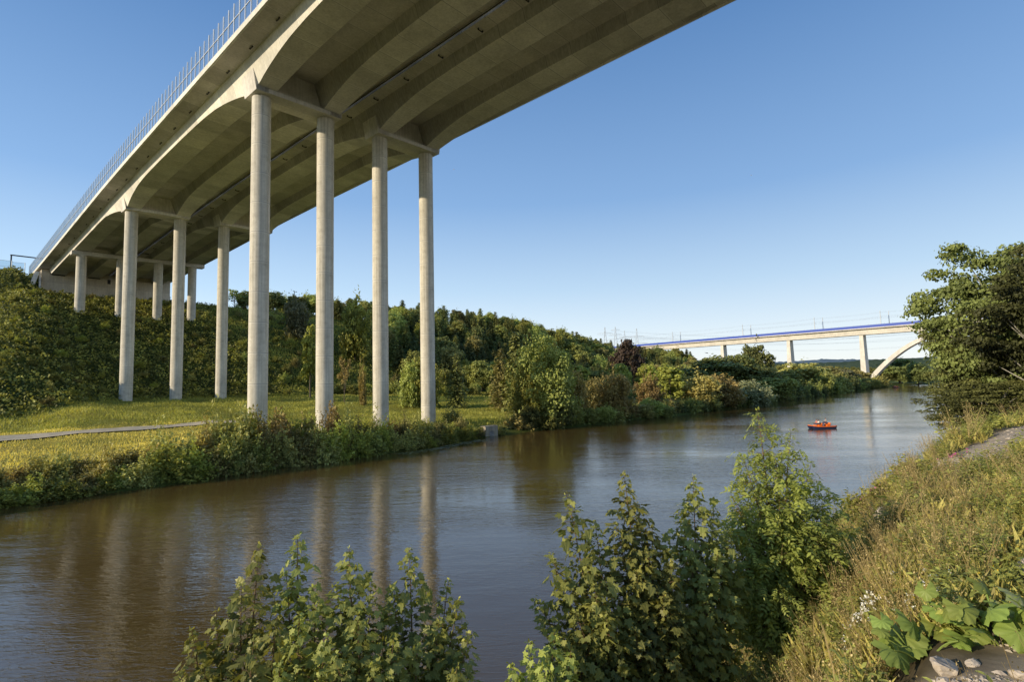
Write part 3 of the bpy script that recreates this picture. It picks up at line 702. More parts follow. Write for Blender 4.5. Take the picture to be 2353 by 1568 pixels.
# trees standing along the far shore, left to right
SH = [
 ('riverside_tree', 1246, 786, 117, 140, 'maple', 'mid', 'large dense green tree at the water just right of the stone culvert', 0),
 ('riverside_tree', 1205, 850, 116, 70, 'maple', 'bright', 'bright leafy young tree leaning at the left foot of the large waterside tree', 1),
 ('spruce_tree', 1184, 758, 150, 84, 'spruce', 'spruce', 'tall pointed sunlit spruce rising behind the large waterside tree', 1),
 ('larch_tree', 1148, 800, 158, 70, 'larch', 'olive', 'thin bare-topped larch left of the sunlit pointed spruce', 0),
 ('weeping_tree', 1048, 812, 160, 62, 'larch', 'spruce', 'drooping light green conifer just right of the rightmost front column', 1),
 ('leafy_tree', 975, 822, 158, 70, 'round', 'bright', 'round bright green tree behind the rightmost front column', 0),
 ('leafy_tree', 940, 838, 156, 50, 'round', 'mid', 'small round tree left of the rightmost front column', 2),
 ('golden_shrub', 1318, 862, 126, 62, 'round', 'golden', 'first golden brown shrub right of the large waterside tree', 0),
 ('golden_shrub', 1410, 858, 132, 78, 'round', 'golden', 'broad golden brown shrub halfway between the large waterside tree and the slim bright tree', 1),
 ('golden_shrub', 1368, 872, 150, 60, 'round', 'olive', 'olive shrub set back between two golden shrubs on the far shore', 2),
 ('golden_shrub', 1488, 872, 150, 60, 'round', 'golden', 'narrow golden shrub left of the slim bright green tree', 3),
 ('slim_tree', 1532, 836, 165, 62, 'tall', 'bright', 'slim bright green tree among the golden shrubs on the far shore', 0),
 ('slim_tree', 1495, 846, 172, 52, 'tall', 'bright', 'shorter bright green tree behind the golden shrubs', 1),
 ('golden_shrub', 1605, 862, 166, 90, 'round', 'golden', 'rounded golden shrub right of the slim bright tree', 1),
 ('golden_shrub', 1655, 866, 176, 85, 'round', 'golden', 'rightmost golden shrub before the grey green rounded one', 0),
 ('rounded_shrub', 1722, 878, 186, 82, 'round', 'grey', 'low rounded grey green shrub overhanging the far shore', 2),
 ('dark_tree', 1640, 822, 235, 120, 'broad', 'dark', 'broad dark tree below the leftmost open span of the viaduct', 0),
 ('dark_tree', 1700, 822, 240, 110, 'broad', 'dark', 'second broad dark tree below the viaduct deck', 1),
 ('dark_tree', 1732, 796, 275, 62, 'broad', 'dark', 'tall dark round-topped tree between two viaduct piers', 2),
 ('dark_tree', 1778, 868, 215, 70, 'broad', 'mid', 'dark leafy tree at the shore left of the olive rounded tree', 3),
 ('dark_tree', 1755, 850, 232, 60, 'broad', 'dark', 'dark tree right below the tall round-topped tree', 1),
 ('olive_tree_clump', 1842, 836, 300, 100, 'broad', 'olive', 'wide olive rounded tree at the shore below the second visible viaduct pier', 2),
 ('shore_tree', 1800, 852, 290, 60, 'broad', 'mid', 'low green tree left of the wide olive rounded tree', 0),
 ('shore_tree', 1898, 846, 350, 66, 'broad', 'olive', 'pale olive tree at the far bend, first right of the wide olive one', 1),
 ('shore_tree', 1932, 848, 372, 60, 'broad', 'grey', 'grey green tree at the far bend of the river', 3),
 ('shore_tree', 1965, 852, 396, 52, 'broad', 'olive', 'last olive tree left of the arch foot', 0),
 ('arch_tree', 2062, 828, 500, 74, 'broad', 'dark', 'dark tree seen under the arch of the viaduct', 0),
 ('arch_tree', 2100, 838, 470, 60, 'broad', 'dark', 'dark tree behind the arch near the large right tree', 1),
 ('arch_tree', 2030, 850, 500, 50, 'broad', 'dark', 'low dark tree just right of the arch foot', 2),
 ('copper_beech', 1438, 788, 285, 62, 'broad', 'copper', 'dark copper-leaved tree left of the viaduct end', 1),
 ('skyline_tree', 534, 662, 262, 26, 'sparse', 'mid', 'lone slender tree on the skyline between the two front left columns', 0),
 ('skyline_tree', 556, 668, 268, 34, 'broad', 'dark', 'dark tree on the skyline right beside the lone slender tree', 0),
 ('pale_tree', 680, 688, 235, 54, 'round', 'grey', 'pale grey green rounded tree high on the slope between the two left front columns', 1),
 ('slope_tree', 712, 755, 175, 42, 'tall', 'bright', 'slim yellow green tree on the open slope just left of the second front column', 1),
 ('slope_tree', 815, 700, 232, 70, 'round', 'bright', 'bright round tree at the wood edge between the second and third front columns', 3),
 ('fruit_tree', 790, 822, 165, 26, 'sparse', 'golden', 'small reddish bare-branched tree on the slope between the second and third front columns', 2),
 ('fruit_tree', 832, 845, 160, 16, 'shrub', 'golden', 'tiny yellow bush low on the slope left of the third front column', 2),
]
for q in SH:
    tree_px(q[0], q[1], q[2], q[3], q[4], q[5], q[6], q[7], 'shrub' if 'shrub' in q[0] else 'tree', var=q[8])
# lower bushes filling the far shoreline
k = 0; u = 44.
spots = []
while u < 480:
    st = 3.4 if u < 150 else (6.5 if u < 280 else 11)
    spots.append(u); u += st*random.uniform(.8, 1.25)
WHERE = ['by the large waterside tree', 'below the golden shrubs', 'towards the viaduct', 'at the far bend of the river']
for u in spots:
    v = float(far_shore(u))+random.uniform(1.0, 3.5); x, y = xy(u, v); big = 1 if u < 150 else (1.5 if u < 280 else 2.2)
    tone = random.choice(['mid', 'olive', 'dark', 'mid', 'golden' if u < 150 else 'olive']); H_ = random.uniform(2.6, 4.6)*big
    w = WHERE[0 if u < 70 else 1 if u < 150 else 2 if u < 300 else 3]
    tree('shore_bush', float(x), float(y), H_, random.uniform(4.2, 6.2)*big, random.choice(['shrub', 'shrub', 'round']), tone, 'low %s bush at the far waterline %s' % ({'mid': 'green', 'olive': 'olive', 'dark': 'dark', 'golden': 'golden'}[tone], w), 'bush', 'bushes along the far waterline', z=float(gz(x, y))-.4)
# willow thicket under the bridge, from the left edge to the culvert
u = -52.
while u < 30:
    u += random.uniform(1.2, 2.1)
    if u > 30: break
    for rowk in range(2):
        v = float(far_shore(u))+random.uniform(.8, 2.6)+rowk*3.0; x, y = xy(u, v)
        H_ = float(np.interp(u, [-60, -30, -24, -18, -12, 0, 8, 16, 30], [2.3, 2.5, 3.0, 4.2, 5.6, 5.2, 4.1, 3.2, 2.3]))*random.uniform(.75, 1.12)*(1 if rowk else .7)
        tone = random.choice(['olive', 'bright', 'golden', 'olive'] if rowk else ['olive', 'olive', 'mid', 'bright'])
        w = 'left of the columns' if u < -18 else 'in front of the left columns' if u < 2 else 'between the columns and the culvert'
        tree('bank_bush', float(x), float(y), H_, random.uniform(3.2, 4.6)*(.8 if u < -20 else 1 if u < 8 else .75), 'willow', tone, 'feathery %s bush on the far bank %s' % ({'olive': 'olive', 'bright': 'yellow green', 'mid': 'green', 'golden': 'golden'}[tone], w), 'bush', 'feathery bushes along the far bank', z=float(gz(x, y))-.35)
tree('column_bush', *[float(q) for q in xy(37.5, -5.5)], 3.2, 3.6, 'shrub', 'olive', 'leafy bush at the foot of the rightmost front column', 'bush')
# woodland on the hill: first 130 broadleaf and conifers each, as trees
pts = []; tries = 0
def ok(u, v, rad):
    for a, c, r_ in pts:
        if abs(a-u) < 12 and (a-u)**2+(c-v)**2 < ((rad+r_)*.5)**2: return False
    return True
cnt = {'c': 0, 'b': 0}
zones = []
for i in range(9000):
    u = random.uniform(50, 470); v = random.uniform(30, 235)
    edge = 104+(v-100)*.12 if v < 182 else 86            # left edge of the wood
    foot = np.interp(u, [60, 100, 140, 220, 320, 470], [150, 74, 44, 22, 10, 4])
    if u < edge or v < foot or v > np.interp(u, [50, 300, 470], [225, 210, 190]): continue
    lim = 8.6 if u < 330 else 11
    if not ok(u, v, lim): continue
    zone_c = fbm(u*.014, v*.02, 91, 2) + .06*(u > 150)-.12*(v > 175)
    con = zone_c+random.uniform(-.18, .18) > .52
    key = 'c' if con else 'b'
    if cnt[key] >= 215: continue
    cnt[key] += 1; pts.append((u, v, lim)); x, y = xy(u, v); x, y = float(x), float(y)
    part = 'on the crest' if v > 175 else 'halfway up' if v > 110 else 'at the foot'; side = 'behind the columns' if u < 190 else 'right of the columns' if u < 330 else 'near the viaduct'
    if con:
        tone = random.choice(['conifer', 'spruce', 'spruce']); kd = random.choice(['spruce', 'spruce', 'larch'])
        tree('conifer_tree', x, y, random.uniform(10.5, 15), random.uniform(7.5, 9.5), kd, tone, '%s conifer %s of the wooded hill %s' % ('dark' if tone == 'conifer' else 'lighter', part, side), 'tree', 'conifers in the wood on the hill')
    else:
        tone = random.choice(['mid', 'dark', 'mid', 'olive', 'mid', 'bright']); kd = random.choice(['broad', 'broad', 'tall', 'round'])
        tree('broadleaf_tree', x, y, random.uniform(9.5, 14), random.uniform(8.5, 11.5) if kd != 'tall' else 7, kd, tone, '%s leafy tree %s of the wooded hill %s' % ({'mid': 'green', 'dark': 'dark', 'olive': 'olive', 'bright': 'bright green'}[tone], part, side), 'tree', 'leafy trees in the wood on the hill')
print('wood', cnt)
# far wood beyond: one mass
b = MB()
src = [proto('broad', 0)[2], proto('broad', 2)[2], proto('spruce', 0)[2]]
for i in range(520):
    u = random.uniform(400, 1500); v = random.uniform(-14, 420)
    if u < 470 and v < 195: continue
    if v < float(far_shore(min(u, 500)))+3: continue
    s_ = random.choice(src); x, y = xy(u, v); M_ = np.diag([1.5, 1.5, random.uniform(.9, 1.5), 1.]); a = random.uniform(0, 6.28); c_, s2 = math.cos(a)*1.5, math.sin(a)*1.5
    M_[0, 0] = c_; M_[0, 1] = -s2; M_[1, 0] = s2; M_[1, 1] = c_; M_[:3, 3] = (float(x), float(y), float(gz(x, y))-1)
    q = MB(); q.V = s_.V; q.F = s_.F; q.S = s_.S; q.M = s_.M; q.n = s_.n
    b.merge(q, M_)
for i in range(170):
    u = random.uniform(90, 620); v = random.uniform(-145, -104)-max(0, (u-430))*.5
    if u < 460 and False: continue
    s_ = random.choice(src[:2]); x, y = xy(u, v); M_ = np.eye(4); M_[:3, :3] *= 1.4; M_[:3, 3] = (float(x), float(y), float(gz(x, y))-1); b.merge(s_, M_)
tag(put(bpy.data.objects.new('far_wood', b.mesh('far_wood', LEAF['mid']))), 'distant wood closing the valley behind the viaduct', 'wood', kind='stuff')
# big tree on the near shore, right edge
for nm, px, top, d, w, var, tone, lb in (('shore_tree', 2335, 528, 66, 315, 3, 'dark', 'large dark leafy tree at the right edge hanging over the near shore'), ('shore_tree', 2440, 560, 57, 300, 0, 'deep', 'large dark tree cut off by the right edge, behind the gravel track'), ('shore_tree', 2232, 730, 70, 185, 2, 'dark', 'lower leafy tree reaching over the water in front of the large right tree'), ('shore_tree', 2255, 870, 60, 210, 3, 'dark', 'low spreading tree below the large right tree just behind the grassy bank')):
    tree_px(nm, px, top, d, w, 'big', tone, lb, var=var)

# ------------------------------------------------------------------ ground cover on the far side (nobody could count it)
def scatter_cards(n, ur, vr, cond, size, hgt, shapef, sh0, shv, mat, name, label, cat, upright=.4, patch=.3):
    U_ = rng.uniform(*ur, n); V_ = rng.uniform(*vr, n); k = cond(U_, V_); U_, V_ = U_[k], V_[k]; n = len(U_)
    x, y = xy(U_, V_); z = height(U_, V_); cl = fbm(x*patch, y*patch, 61); mound = np.clip(cl-.38, 0, 1)*3
    C = np.column_stack([x, y, z+rng.uniform(0, 1, n)**1.5*hgt*(.35+mound)])
    N = unit(n)*(1-upright)+np.array([0, 0, upright]); b = MB()
    b.cards(C, N, unit(n), size*rng.uniform(.5, 1.4, n), shapef, np.clip(sh0+shv*(fbm(x*.5, y*.5, 62)-.5)*2+.12*rng.normal(size=n), 0, 1))
    return tag(put(bpy.data.objects.new(name, b.mesh(name, mat))), label, cat, kind='stuff')
def foot(u): return np.interp(u, [-80, -45, -26, -19, -10, -4, 10], [58, 58, 60, 62, 72, 80, 83])
M_BRAM = leaf_mat('bramble_leaves', (0.064, 0.086, 0.025), (0.572, 0.604, 0.137), .25, tint=(.2, .17, .07))
M_GRASS = leaf_mat('meadow_grass', (.150, .180, .042), (.60, .60, .135), .35, tint=(.34, .28, .10))
M_GOLD = leaf_mat('dry_grass', (.38, .30, .085), (.84, .66, .20), .3)
M_REED = leaf_mat('bank_reed', (.090, .105, .026), (.36, .36, .075), .3)
scatter_cards(210000, (-75, 118), (0, 222), lambda u, v: (v > foot(u)+1) & ((u < -6) | (u > 42) | (v < 194)) & (v < 205+(u > 42)*15) & ((u < 46) | (fbm(u*.09, v*.09, 66) > .5)), .52, 1.5, CL, .50, .7, M_BRAM, 'bramble_cover', 'dense bramble and weed cover on the slope under the bridge', 'ground cover', patch=.42)
def tufts(n, ur, vr, cond, hgt, mat, name, label, cat, w=2.2, sh0=.5, kind='stuff', dens_seed=None, lean=.25):
    U_ = rng.uniform(*ur, n); V_ = rng.uniform(*vr, n); k = cond(U_, V_)
    U_, V_ = U_[k], V_[k]; x, y = xy(U_, V_)
    cl = fbm(x*.16, y*.16, 77); n = len(U_)
    C = np.column_stack([x, y, height(U_, V_)-.05]); Y = np.column_stack([rng.normal(size=(n, 2))*lean, np.ones(n)]); a = rng.uniform(0, 6.28, n)
    N = np.column_stack([np.cos(a), np.sin(a), np.zeros(n)]); b = MB(); sp = (np.array(BLADE[0])*np.array([w, 1, 1]), BLADE[1])
    b.cards(C, N, Y, hgt*rng.uniform(.5, 1.4, n)*(.5+1.1*cl), sp, np.clip(sh0+.9*(cl-.5)+.14*rng.normal(size=n), 0, 1))
    return tag(put(bpy.data.objects.new(name, b.mesh(name, mat))), label, cat, kind='stuff')
mead = lambda u, v: (v > far_shore(u)+3) & (v < foot(u)+3) & ~((u < 0) & (v < 33) & (v > -12))
onpath = lambda u, v: np.min(np.hypot(xy(u, v)[0][:, None]-PX[None, ::2], xy(u, v)[1][:, None]-PY[None, ::2]), axis=1) < 2.3
tufts(170000, (-62, 125), (-22, 90), lambda u, v: mead(u, v) & ~onpath(u, v), .46, M_GRASS, 'meadow_grass', 'green and yellow meadow grass around the column feet', 'grass', 2.6)
tufts(34000, (-70, 4), (-14, 36), lambda u, v: (v > far_shore(u)+5) & (v < foot(u)) & ~onpath(u, v), .3, M_GOLD, 'dry_meadow', 'short golden grass on the open field at the left', 'grass', 3.5)
tufts(42000, (-60, 36), (-48, -15), lambda u, v: (v > far_shore(u)+.8) & (v < far_shore(u)+9), .6, M_REED, 'bank_reeds', 'rough weeds along the far waterline under the bushes', 'weeds', 1.6)
tufts(60000, (44, 120), (80, 205), lambda u, v: (v > foot(u)) & (v < 206), .7, M_GRASS, 'slope_grass', 'rough grass on the open slope right of the bridge', 'grass', 3.0, sh0=.45)
# shrubs one can tell apart on the open slope
k = 0
for i in range(420):
    u = random.uniform(42, 104); v = random.uniform(84, 190)
    if fbm(u*.08, v*.08, 14) < .47 or not ok(u, v, 6): continue
    pts.append((u, v, 6)); x, y = xy(u, v); tone = random.choice(['bright', 'mid', 'olive', 'mid']); k += 1
    w = 'low on' if v < 115 else 'halfway up' if v < 150 else 'high on'
    tree('slope_bush', float(x), float(y), random.uniform(1.8, 3.6), random.uniform(3, 5), 'shrub', tone, '%s bush %s the open slope %s' % ({'bright': 'yellow green', 'mid': 'green', 'olive': 'olive'}[tone], w, 'beside the bridge' if u < 70 else 'before the wood'), 'bush', 'bushes on the open slope')
    if k > 62: break
k = 0
for i in range(1400):
    u = random.uniform(-34, 46); v = random.uniform(60, 186)
    if v < float(foot(u))+4 or not ok(u, v, 4.5) or min(abs(u-q) for q in (0, 11.8, 23.7, 35.6)) < 2.6: continue
    pts.append((u, v, 4.5)); x, y = xy(u, v); tone = random.choice(['bright', 'mid', 'olive', 'mid', 'bright']); k += 1
    tree('bramble_bush', float(x), float(y), random.uniform(.9, 1.9), random.uniform(1.8, 3.4), random.choice(['shrub', 'willow']), tone, 'low %s bramble bush %s the slope %s' % ({'bright': 'yellow green', 'mid': 'green', 'olive': 'olive', 'golden': 'brownish'}[tone], 'low on' if v < 100 else 'halfway up' if v < 140 else 'high on', 'left of the bridge' if u < -4 else 'under the bridge'), 'bush', 'bramble bushes on the slope by the bridge')
    if k > 150: break
for i in range(46):                                # the bush belt at the foot of the wood
    u = 60+i*2.6+random.uniform(-1, 1); v = float(np.interp(u, [60, 100, 140, 220], [84, 66, 40, 18]))+random.uniform(-3, 3); x, y = xy(u, v); tone = random.choice(['bright', 'mid', 'olive', 'mid'])
    tree('meadow_bush', float(x), float(y), random.uniform(2.5, 5), random.uniform(4, 6), random.choice(['shrub', 'round']), tone, '%s bush where the meadow meets the %s' % ({'bright': 'yellow green', 'mid': 'green', 'olive': 'olive'}[tone], 'open slope' if u < 90 else 'wood'), 'bush', 'bushes at the back edge of the meadow')
# ------------------------------------------------------------------ culvert in the far bank
cx_, cy_ = xy(33.3, -20.6); CV = empty('stone_culvert', (float(cx_), float(cy_), WATER), TH, 'small stone headwall with a round barred pipe mouth at the far waterline', 'culvert')
b = MB(); t = np.linspace(0, 2*np.pi, 25)[:-1]; ring = np.array([(.6*math.cos(a), .6*math.sin(a)+.45) for a in t])
outer = np.array([(1.6*np.clip(math.cos(a)*1.5, -1, 1), (.75 + 1.24*np.clip(math.sin(a)*1.5, -1, 1))) for a in t])
for yy in (-.35, .35): pass
f_in = [(p[0], -.35, p[1]) for p in ring]; f_out = [(p[0], -.35, p[1]-.2) for p in outer]; b_out = [(p[0], .35, p[1]-.2) for p in outer]; b_in = [(p[0], .9, p[1]) for p in ring]
b.loft([b_in, f_in, f_out, b_out], caps=False); child('headwall', b.mesh('headwall', M_STONE), CV)
b = MB(); b.loft([[(p[0]*1.0, .95, p[1]) for p in ring], [(p[0]*.01, .95, .62+(p[1]-.62)*.01) for p in ring]], caps=False); child('pipe_mouth', b.mesh('pipe_mouth', M_DARK), CV)
b = MB()
for q in np.linspace(-.55, .55, 6): b.tube([(q*.85, -.3, 0), (q*.85, -.3, 1.0)], .03, 5)
child('grille', b.mesh('grille', M_STEEL), CV)
b = MB(); b.box((0, .35, 1.85), (3.3, 1.2, .14)); child('coping', b.mesh('coping', M_STONE), CV)
for du, H_, lb in ((-2.9, 1.5, 'low bush close at the left side of the stone culvert'), (2.8, 1.9, 'low bush close at the right side of the stone culvert')):
    x, y = xy(33.3+du, -20.2); tree('culvert_bush', float(x), float(y), H_, 2.6, 'shrub', 'olive', lb, 'bush', z=float(gz(x, y))-.3)
# lily pads
M_LILY = plain('lily_pad', (.16, .17, .05), .45); b = MB(); n = 420
s_ = rng.uniform(0, 1, n); U_ = 8+s_*20; V_ = far_shore(U_)-1.3-abs(rng.normal(size=n))*1.2; x, y = xy(U_, V_); a = np.arange(8)/8*5.9
disc = (np.column_stack([np.cos(a)*.5, np.sin(a)*.5, np.zeros(8)]), [list(range(8))])
b.cards(np.column_stack([x, y, np.full(n, WATER+.02)]), np.tile([0, 0, 1.], (n, 1))+.04*rng.normal(size=(n, 3)), unit(n)*np.array([1, 1, 0.01]), rng.uniform(.2, .42, n), disc, .5)
tag(put(bpy.data.objects.new('lily_pads', b.mesh('lily_pads', M_LILY))), 'patch of floating lily pads near the far bank', 'lily pads', kind='stuff')

# ------------------------------------------------------------------ near bank: saplings, weeds, stones
MAPR = [(0, .02), (.22, -.10), (.42, .0), (.34, .15), (.62, .40), (.38, .42), (.25, .48), (.27, .72), (.11, .72), (0, 1)]
MAP_V = [(x, y, -.30*x*x-.16*y*y+.05*x) for x, y in MAPR]+[(-x, y, -.30*x*x-.16*y*y+.05*x) for x, y in MAPR[1:-1]]
MAPLE = (MAP_V, [list(range(0, 10)), [0, 9]+list(range(17, 9, -1))])
class G2:   # cards() wants face rows of equal length; each ngon is its own entry
    pass
OVAL = ([(0, 0, 0), (.2, .25, .03), (.17, .65, 0), (0, 1, -.12), (-.17, .65, 0), (-.2, .25, .03)], [[0, 1, 2, 3, 4, 5]])
MAPLE = (MAPLE[0], MAPLE[1])
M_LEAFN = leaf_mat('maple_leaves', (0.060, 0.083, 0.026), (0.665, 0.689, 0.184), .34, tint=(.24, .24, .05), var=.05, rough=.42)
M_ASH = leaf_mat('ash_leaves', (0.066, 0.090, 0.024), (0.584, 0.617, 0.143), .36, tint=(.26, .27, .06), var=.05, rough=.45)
def bez(a, m, c, n):
    t = np.linspace(0, 1, n)[:, None]; return (1-t)**2*a+2*t*(1-t)*m+t*t*c
def sapling(name, base_px, base_d, tips, kind, label, leafy=.72, rad=.42, seed=1, sz=1.0, step=.085):
    r = np.random.default_rng(seed); bx = at(base_px, base_d); by = base_d; g = float(gz(bx, by)); st = MB(); lf = MB()
    base = np.array([0, 0, -.15]); LC, LN, LY, LS, LH = [], [], [], [], []
    top_z = max((-(t[1]-hor(t[0]))/1240.*t[2]-g) for t in tips)
    for t in tips:
        T = np.array([at(t[0], t[2])-bx, t[2]-by, -(t[1]-hor(t[0]))/1240.*t[2]-g]); Lg = np.linalg.norm(T)
        droop = t[3] if len(t) > 3 else 0
        mid = T*np.array([.28, .28, .62])+r.normal(size=3)*.08*np.array([1, 1, 0])+np.array([0, 0, droop])
        P = bez(base+np.append(r.normal(size=2)*.12, 0), mid, T, 26); st.tube(P, np.linspace(.020*Lg/3.5+.004, .0035, 26), 6, cap=False)
        seg = np.concatenate([[0], np.cumsum(np.linalg.norm(np.diff(P, axis=0), axis=1))]); tot = seg[-1]
        s_ = tot*(1-leafy); az = r.uniform(0, 6.28)
        while s_ < tot:
            f = (tot-s_); pos = np.array([np.interp(s_, seg, P[:, k]) for k in range(3)]); dirv = np.array([np.interp(min(tot, s_+.05), seg, P[:, k]) for k in range(3)])-pos; dirv /= np.linalg.norm(dirv)+1e-9
            R_ = rad*min(1, f/1.35)**1.0*r.uniform(.55, 1.2)*(.75 if s_ < tot*.45 else 1)
            az += 1.57+r.normal()*.3
            for side in (0, math.pi):
                a = az+side; h = np.array([math.cos(a), math.sin(a), 0]); h -= dirv*(h@dirv); h /= np.linalg.norm(h)+1e-9
                up = r.uniform(.25, .8); end = pos+h*R_+dirv*R_*up*.7; Q = bez(pos, pos+h*R_*.55+dirv*R_*up*.7, end, 5)
                if R_ > .07: st.tube(Q, np.linspace(.0055, .002, 5), 4, cap=False)
                m = max(1, int(R_/.075)); 
                for j in range(m+1):
                    q = (j+.6*r.uniform())/(m+.4); p = pos+(end-pos)*min(1, q); 
                    for sd2 in (-1, 1):
                        ls = (.055+.080*min(1, f/.5))*r.choice([.55, .8, 1., 1.15, 1.35])*r.uniform(.85, 1.15)*sz*(1.15 if q > .6 else .9)
                        b2 = a+sd2*(.3+.8*r.uniform()); o = np.array([math.cos(b2), math.sin(b2), 0])
                        c = p+o*ls*.55+np.array([0, 0, r.normal()*.03]); LC.append(c)
                        LN.append(np.array([0, 0, .8])+o*.45+r.normal(size=3)*.42); LY.append(o+np.array([0, 0, -.55+r.normal()*.3])); LS.append(ls)
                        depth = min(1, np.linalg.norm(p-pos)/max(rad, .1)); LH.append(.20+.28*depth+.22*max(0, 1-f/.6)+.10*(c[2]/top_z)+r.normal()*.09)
            s_ += step*(.7+.8*min(1, f))
        for j in range(3): LC.append(T+r.normal(size=3)*.02); LN.append(r.normal(size=3)+np.array([0, 0, .6])); LY.append(np.array([0, 0, 1.])+r.normal(size=3)*.6); LS.append(.05*sz); LH.append(.85)
    LC, LN, LY, LS, LH = map(np.array, (LC, LN, LY, LS, LH))
    if kind == 'maple':
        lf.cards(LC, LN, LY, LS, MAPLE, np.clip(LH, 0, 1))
    else:                                                       # pinnate ash leaves: a rachis with paired leaflets
        k = r.uniform(0, 1, len(LC)) < .55; LC, LN, LY, LS, LH = LC[k], LN[k], LY[k], LS[k], LH[k]
        LY = LY/np.linalg.norm(LY, axis=1)[:, None]; N = LN/np.linalg.norm(LN, axis=1)[:, None]; X = np.cross(LY, N); X /= np.linalg.norm(X, axis=1)[:, None]; N = np.cross(X, LY)
        Ln = LS*2.3
        for j in range(5):
            for sd2 in ((-1, 1) if j < 4 else (0,)):
                q = .18+.18*j; C = LC+LY*(Ln*q)[:, None]-np.array([0, 0, 1])*(Ln*q*q*.25)[:, None]
                Yd = LY*(.55 if sd2 else 1)+X*sd2*.9+r.normal(size=LC.shape)*.12
                lf.cards(C, N+r.normal(size=LC.shape)*.25, Yd, Ln*.36*r.uniform(.8, 1.2, len(C)), OVAL, np.clip(LH+r.normal(size=len(C))*.06, 0, 1))
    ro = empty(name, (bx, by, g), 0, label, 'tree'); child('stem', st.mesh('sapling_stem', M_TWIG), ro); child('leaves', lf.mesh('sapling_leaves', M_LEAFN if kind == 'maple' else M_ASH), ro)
    return ro
sapling('maple_sapling', 560, 7.6, [(452, 1425, 7.2), (505, 1385, 7.5), (600, 1243, 7.7), (560, 1330, 7.3), (640, 1400, 7.0), (480, 1500, 6.8), (590, 1450, 6.6), (430, 1520, 6.9)], 'maple', 'leftmost maple sapling at the bottom edge with yellow green drooping tips', seed=3, sz=.86, step=.08, rad=.34)
sapling('maple_sapling', 700, 7.8, [(685, 1220, 7.9), (722, 1330, 7.6), (660, 1300, 7.8), (690, 1400, 7.0), (750, 1440, 6.8), (645, 1500, 6.6)], 'maple', 'maple sapling with the tallest upright shoot of the bottom left group', seed=4, sz=.86, step=.08, rad=.30)
sapling('maple_sapling', 850, 7.9, [(800, 1250, 7.9), (770, 1330, 7.7), (850, 1320, 7.8), (820, 1390, 7.1), (900, 1440, 7.0), (770, 1480, 6.7), (850, 1500, 6.8), (730, 1530, 6.6)], 'maple', 'bushy dark maple sapling in the middle of the bottom left group', seed=5, sz=.86, step=.08, rad=.40)
sapling('maple_sapling', 930, 8.1, [(935, 1248, 8.1), (1022, 1322, 8.2, .25), (1045, 1360, 8.0, .2), (1000, 1400, 7.7), (1068, 1432, 7.5), (950, 1460, 7.2), (1040, 1500, 7.0), (900, 1330, 8.0)], 'maple', 'maple sapling with an arching shoot, rightmost of the bottom left group', seed=6, sz=.86, step=.08, rad=.33)
sapling('maple_sapling', 1215, 7.4, [(1200, 1452, 7.4), (1255, 1432, 7.6), (1160, 1500, 7.2), (1235, 1500, 7.0), (1290, 1470, 7.5), (1150, 1540, 7.0)], 'maple', 'small low maple sapling at the bottom edge in the centre', seed=7, rad=.26)
sapling('maple_sapling', 1400, 9.0, [(1292, 1132, 9.3), (1250, 1262, 9.0), (1352, 1190, 9.4), (1215, 1362, 8.8), (1330, 1280, 9.0), (1300, 1380, 8.5), (1270, 1440, 8.3), (1370, 1400, 8.4), (1345, 1330, 8.7)], 'maple', 'maple sapling with a lone tall shoot at its left, in the middle group', seed=8, sz=.86, step=.075, rad=.42)
sapling('maple_sapling', 1470, 9.5, [(1422, 1084, 9.7), (1450, 1150, 9.6), (1400, 1200, 9.4), (1480, 1200, 9.5), (1440, 1300, 9.0), (1500, 1350, 8.9), (1430, 1420, 8.6), (1520, 1280, 9.2), (1470, 1260, 9.2)], 'maple', 'tallest maple sapling of the middle group, dense and twiggy', seed=9, sz=.86, step=.075, rad=.45)
sapling('maple_sapling', 1580, 10.2, [(1578, 1090, 10.3), (1540, 1170, 10.2), (1620, 1160, 10.3), (1560, 1260, 9.8), (1625, 1260, 9.8), (1590, 1350, 9.4), (1530, 1380, 9.2), (1650, 1230, 10.2)], 'maple', 'maple sapling squeezed between the middle group and the ash tree', seed=10, sz=.86, step=.075, rad=.48)
sapling('ash_sapling', 1760, 11.2, [(1732, 945, 11.4), (1805, 990, 11.3), (1690, 1045, 11.3), (1765, 1040, 11.2), (1660, 1130, 11.0), (1845, 1065, 11.3), (1885, 1120, 11.3), (1915, 1165, 11.3), (1720, 1150, 10.8), (1800, 1160, 10.8), (1690, 1240, 10.6), (1860, 1210, 10.8), (1770, 1240, 10.4), (1700, 1320, 10.2), (1900, 1250, 11), (1820, 1290, 10.3), (1640, 1200, 10.8), (1755, 1340, 10), (1640, 1290, 10.4)], 'ash', 'tall bright ash sapling with feathery leaves overlapping the river', seed=12, rad=.62, leafy=.8, step=.088, sz=.74)

def inst(b, p, P, sc, rz, dsh=None, lean=None):
    V = np.concatenate(p.V); S = np.concatenate(p.S); n = len(P); m = len(V); c, s_ = np.cos(rz)[:, None], np.sin(rz)[:, None]
    sc = sc[:, None]; X = (V[None, :, 0]*c-V[None, :, 1]*s_)*sc; Y = (V[None, :, 0]*s_+V[None, :, 1]*c)*sc; Z = V[None, :, 2]*sc
    if lean is not None: X = X+Z*lean[:, :1]; Y = Y+Z*lean[:, 1:]
    Q = np.stack([X+P[:, :1], Y+P[:, 1:2], Z+P[:, 2:]], -1).reshape(-1, 3); base = b.n; b.V.append(Q); b.n += n*m
    b.S.append(np.clip(S[None]+(np.zeros((n, 1)) if dsh is None else dsh[:, None]), 0, 1).ravel())
    for F, M_ in zip(p.F, p.M):
        b.F.append((F[None]+(np.arange(n)*m)[:, None, None]).reshape(-1, F.shape[1])+base); b.M.append(np.tile(M_, n))
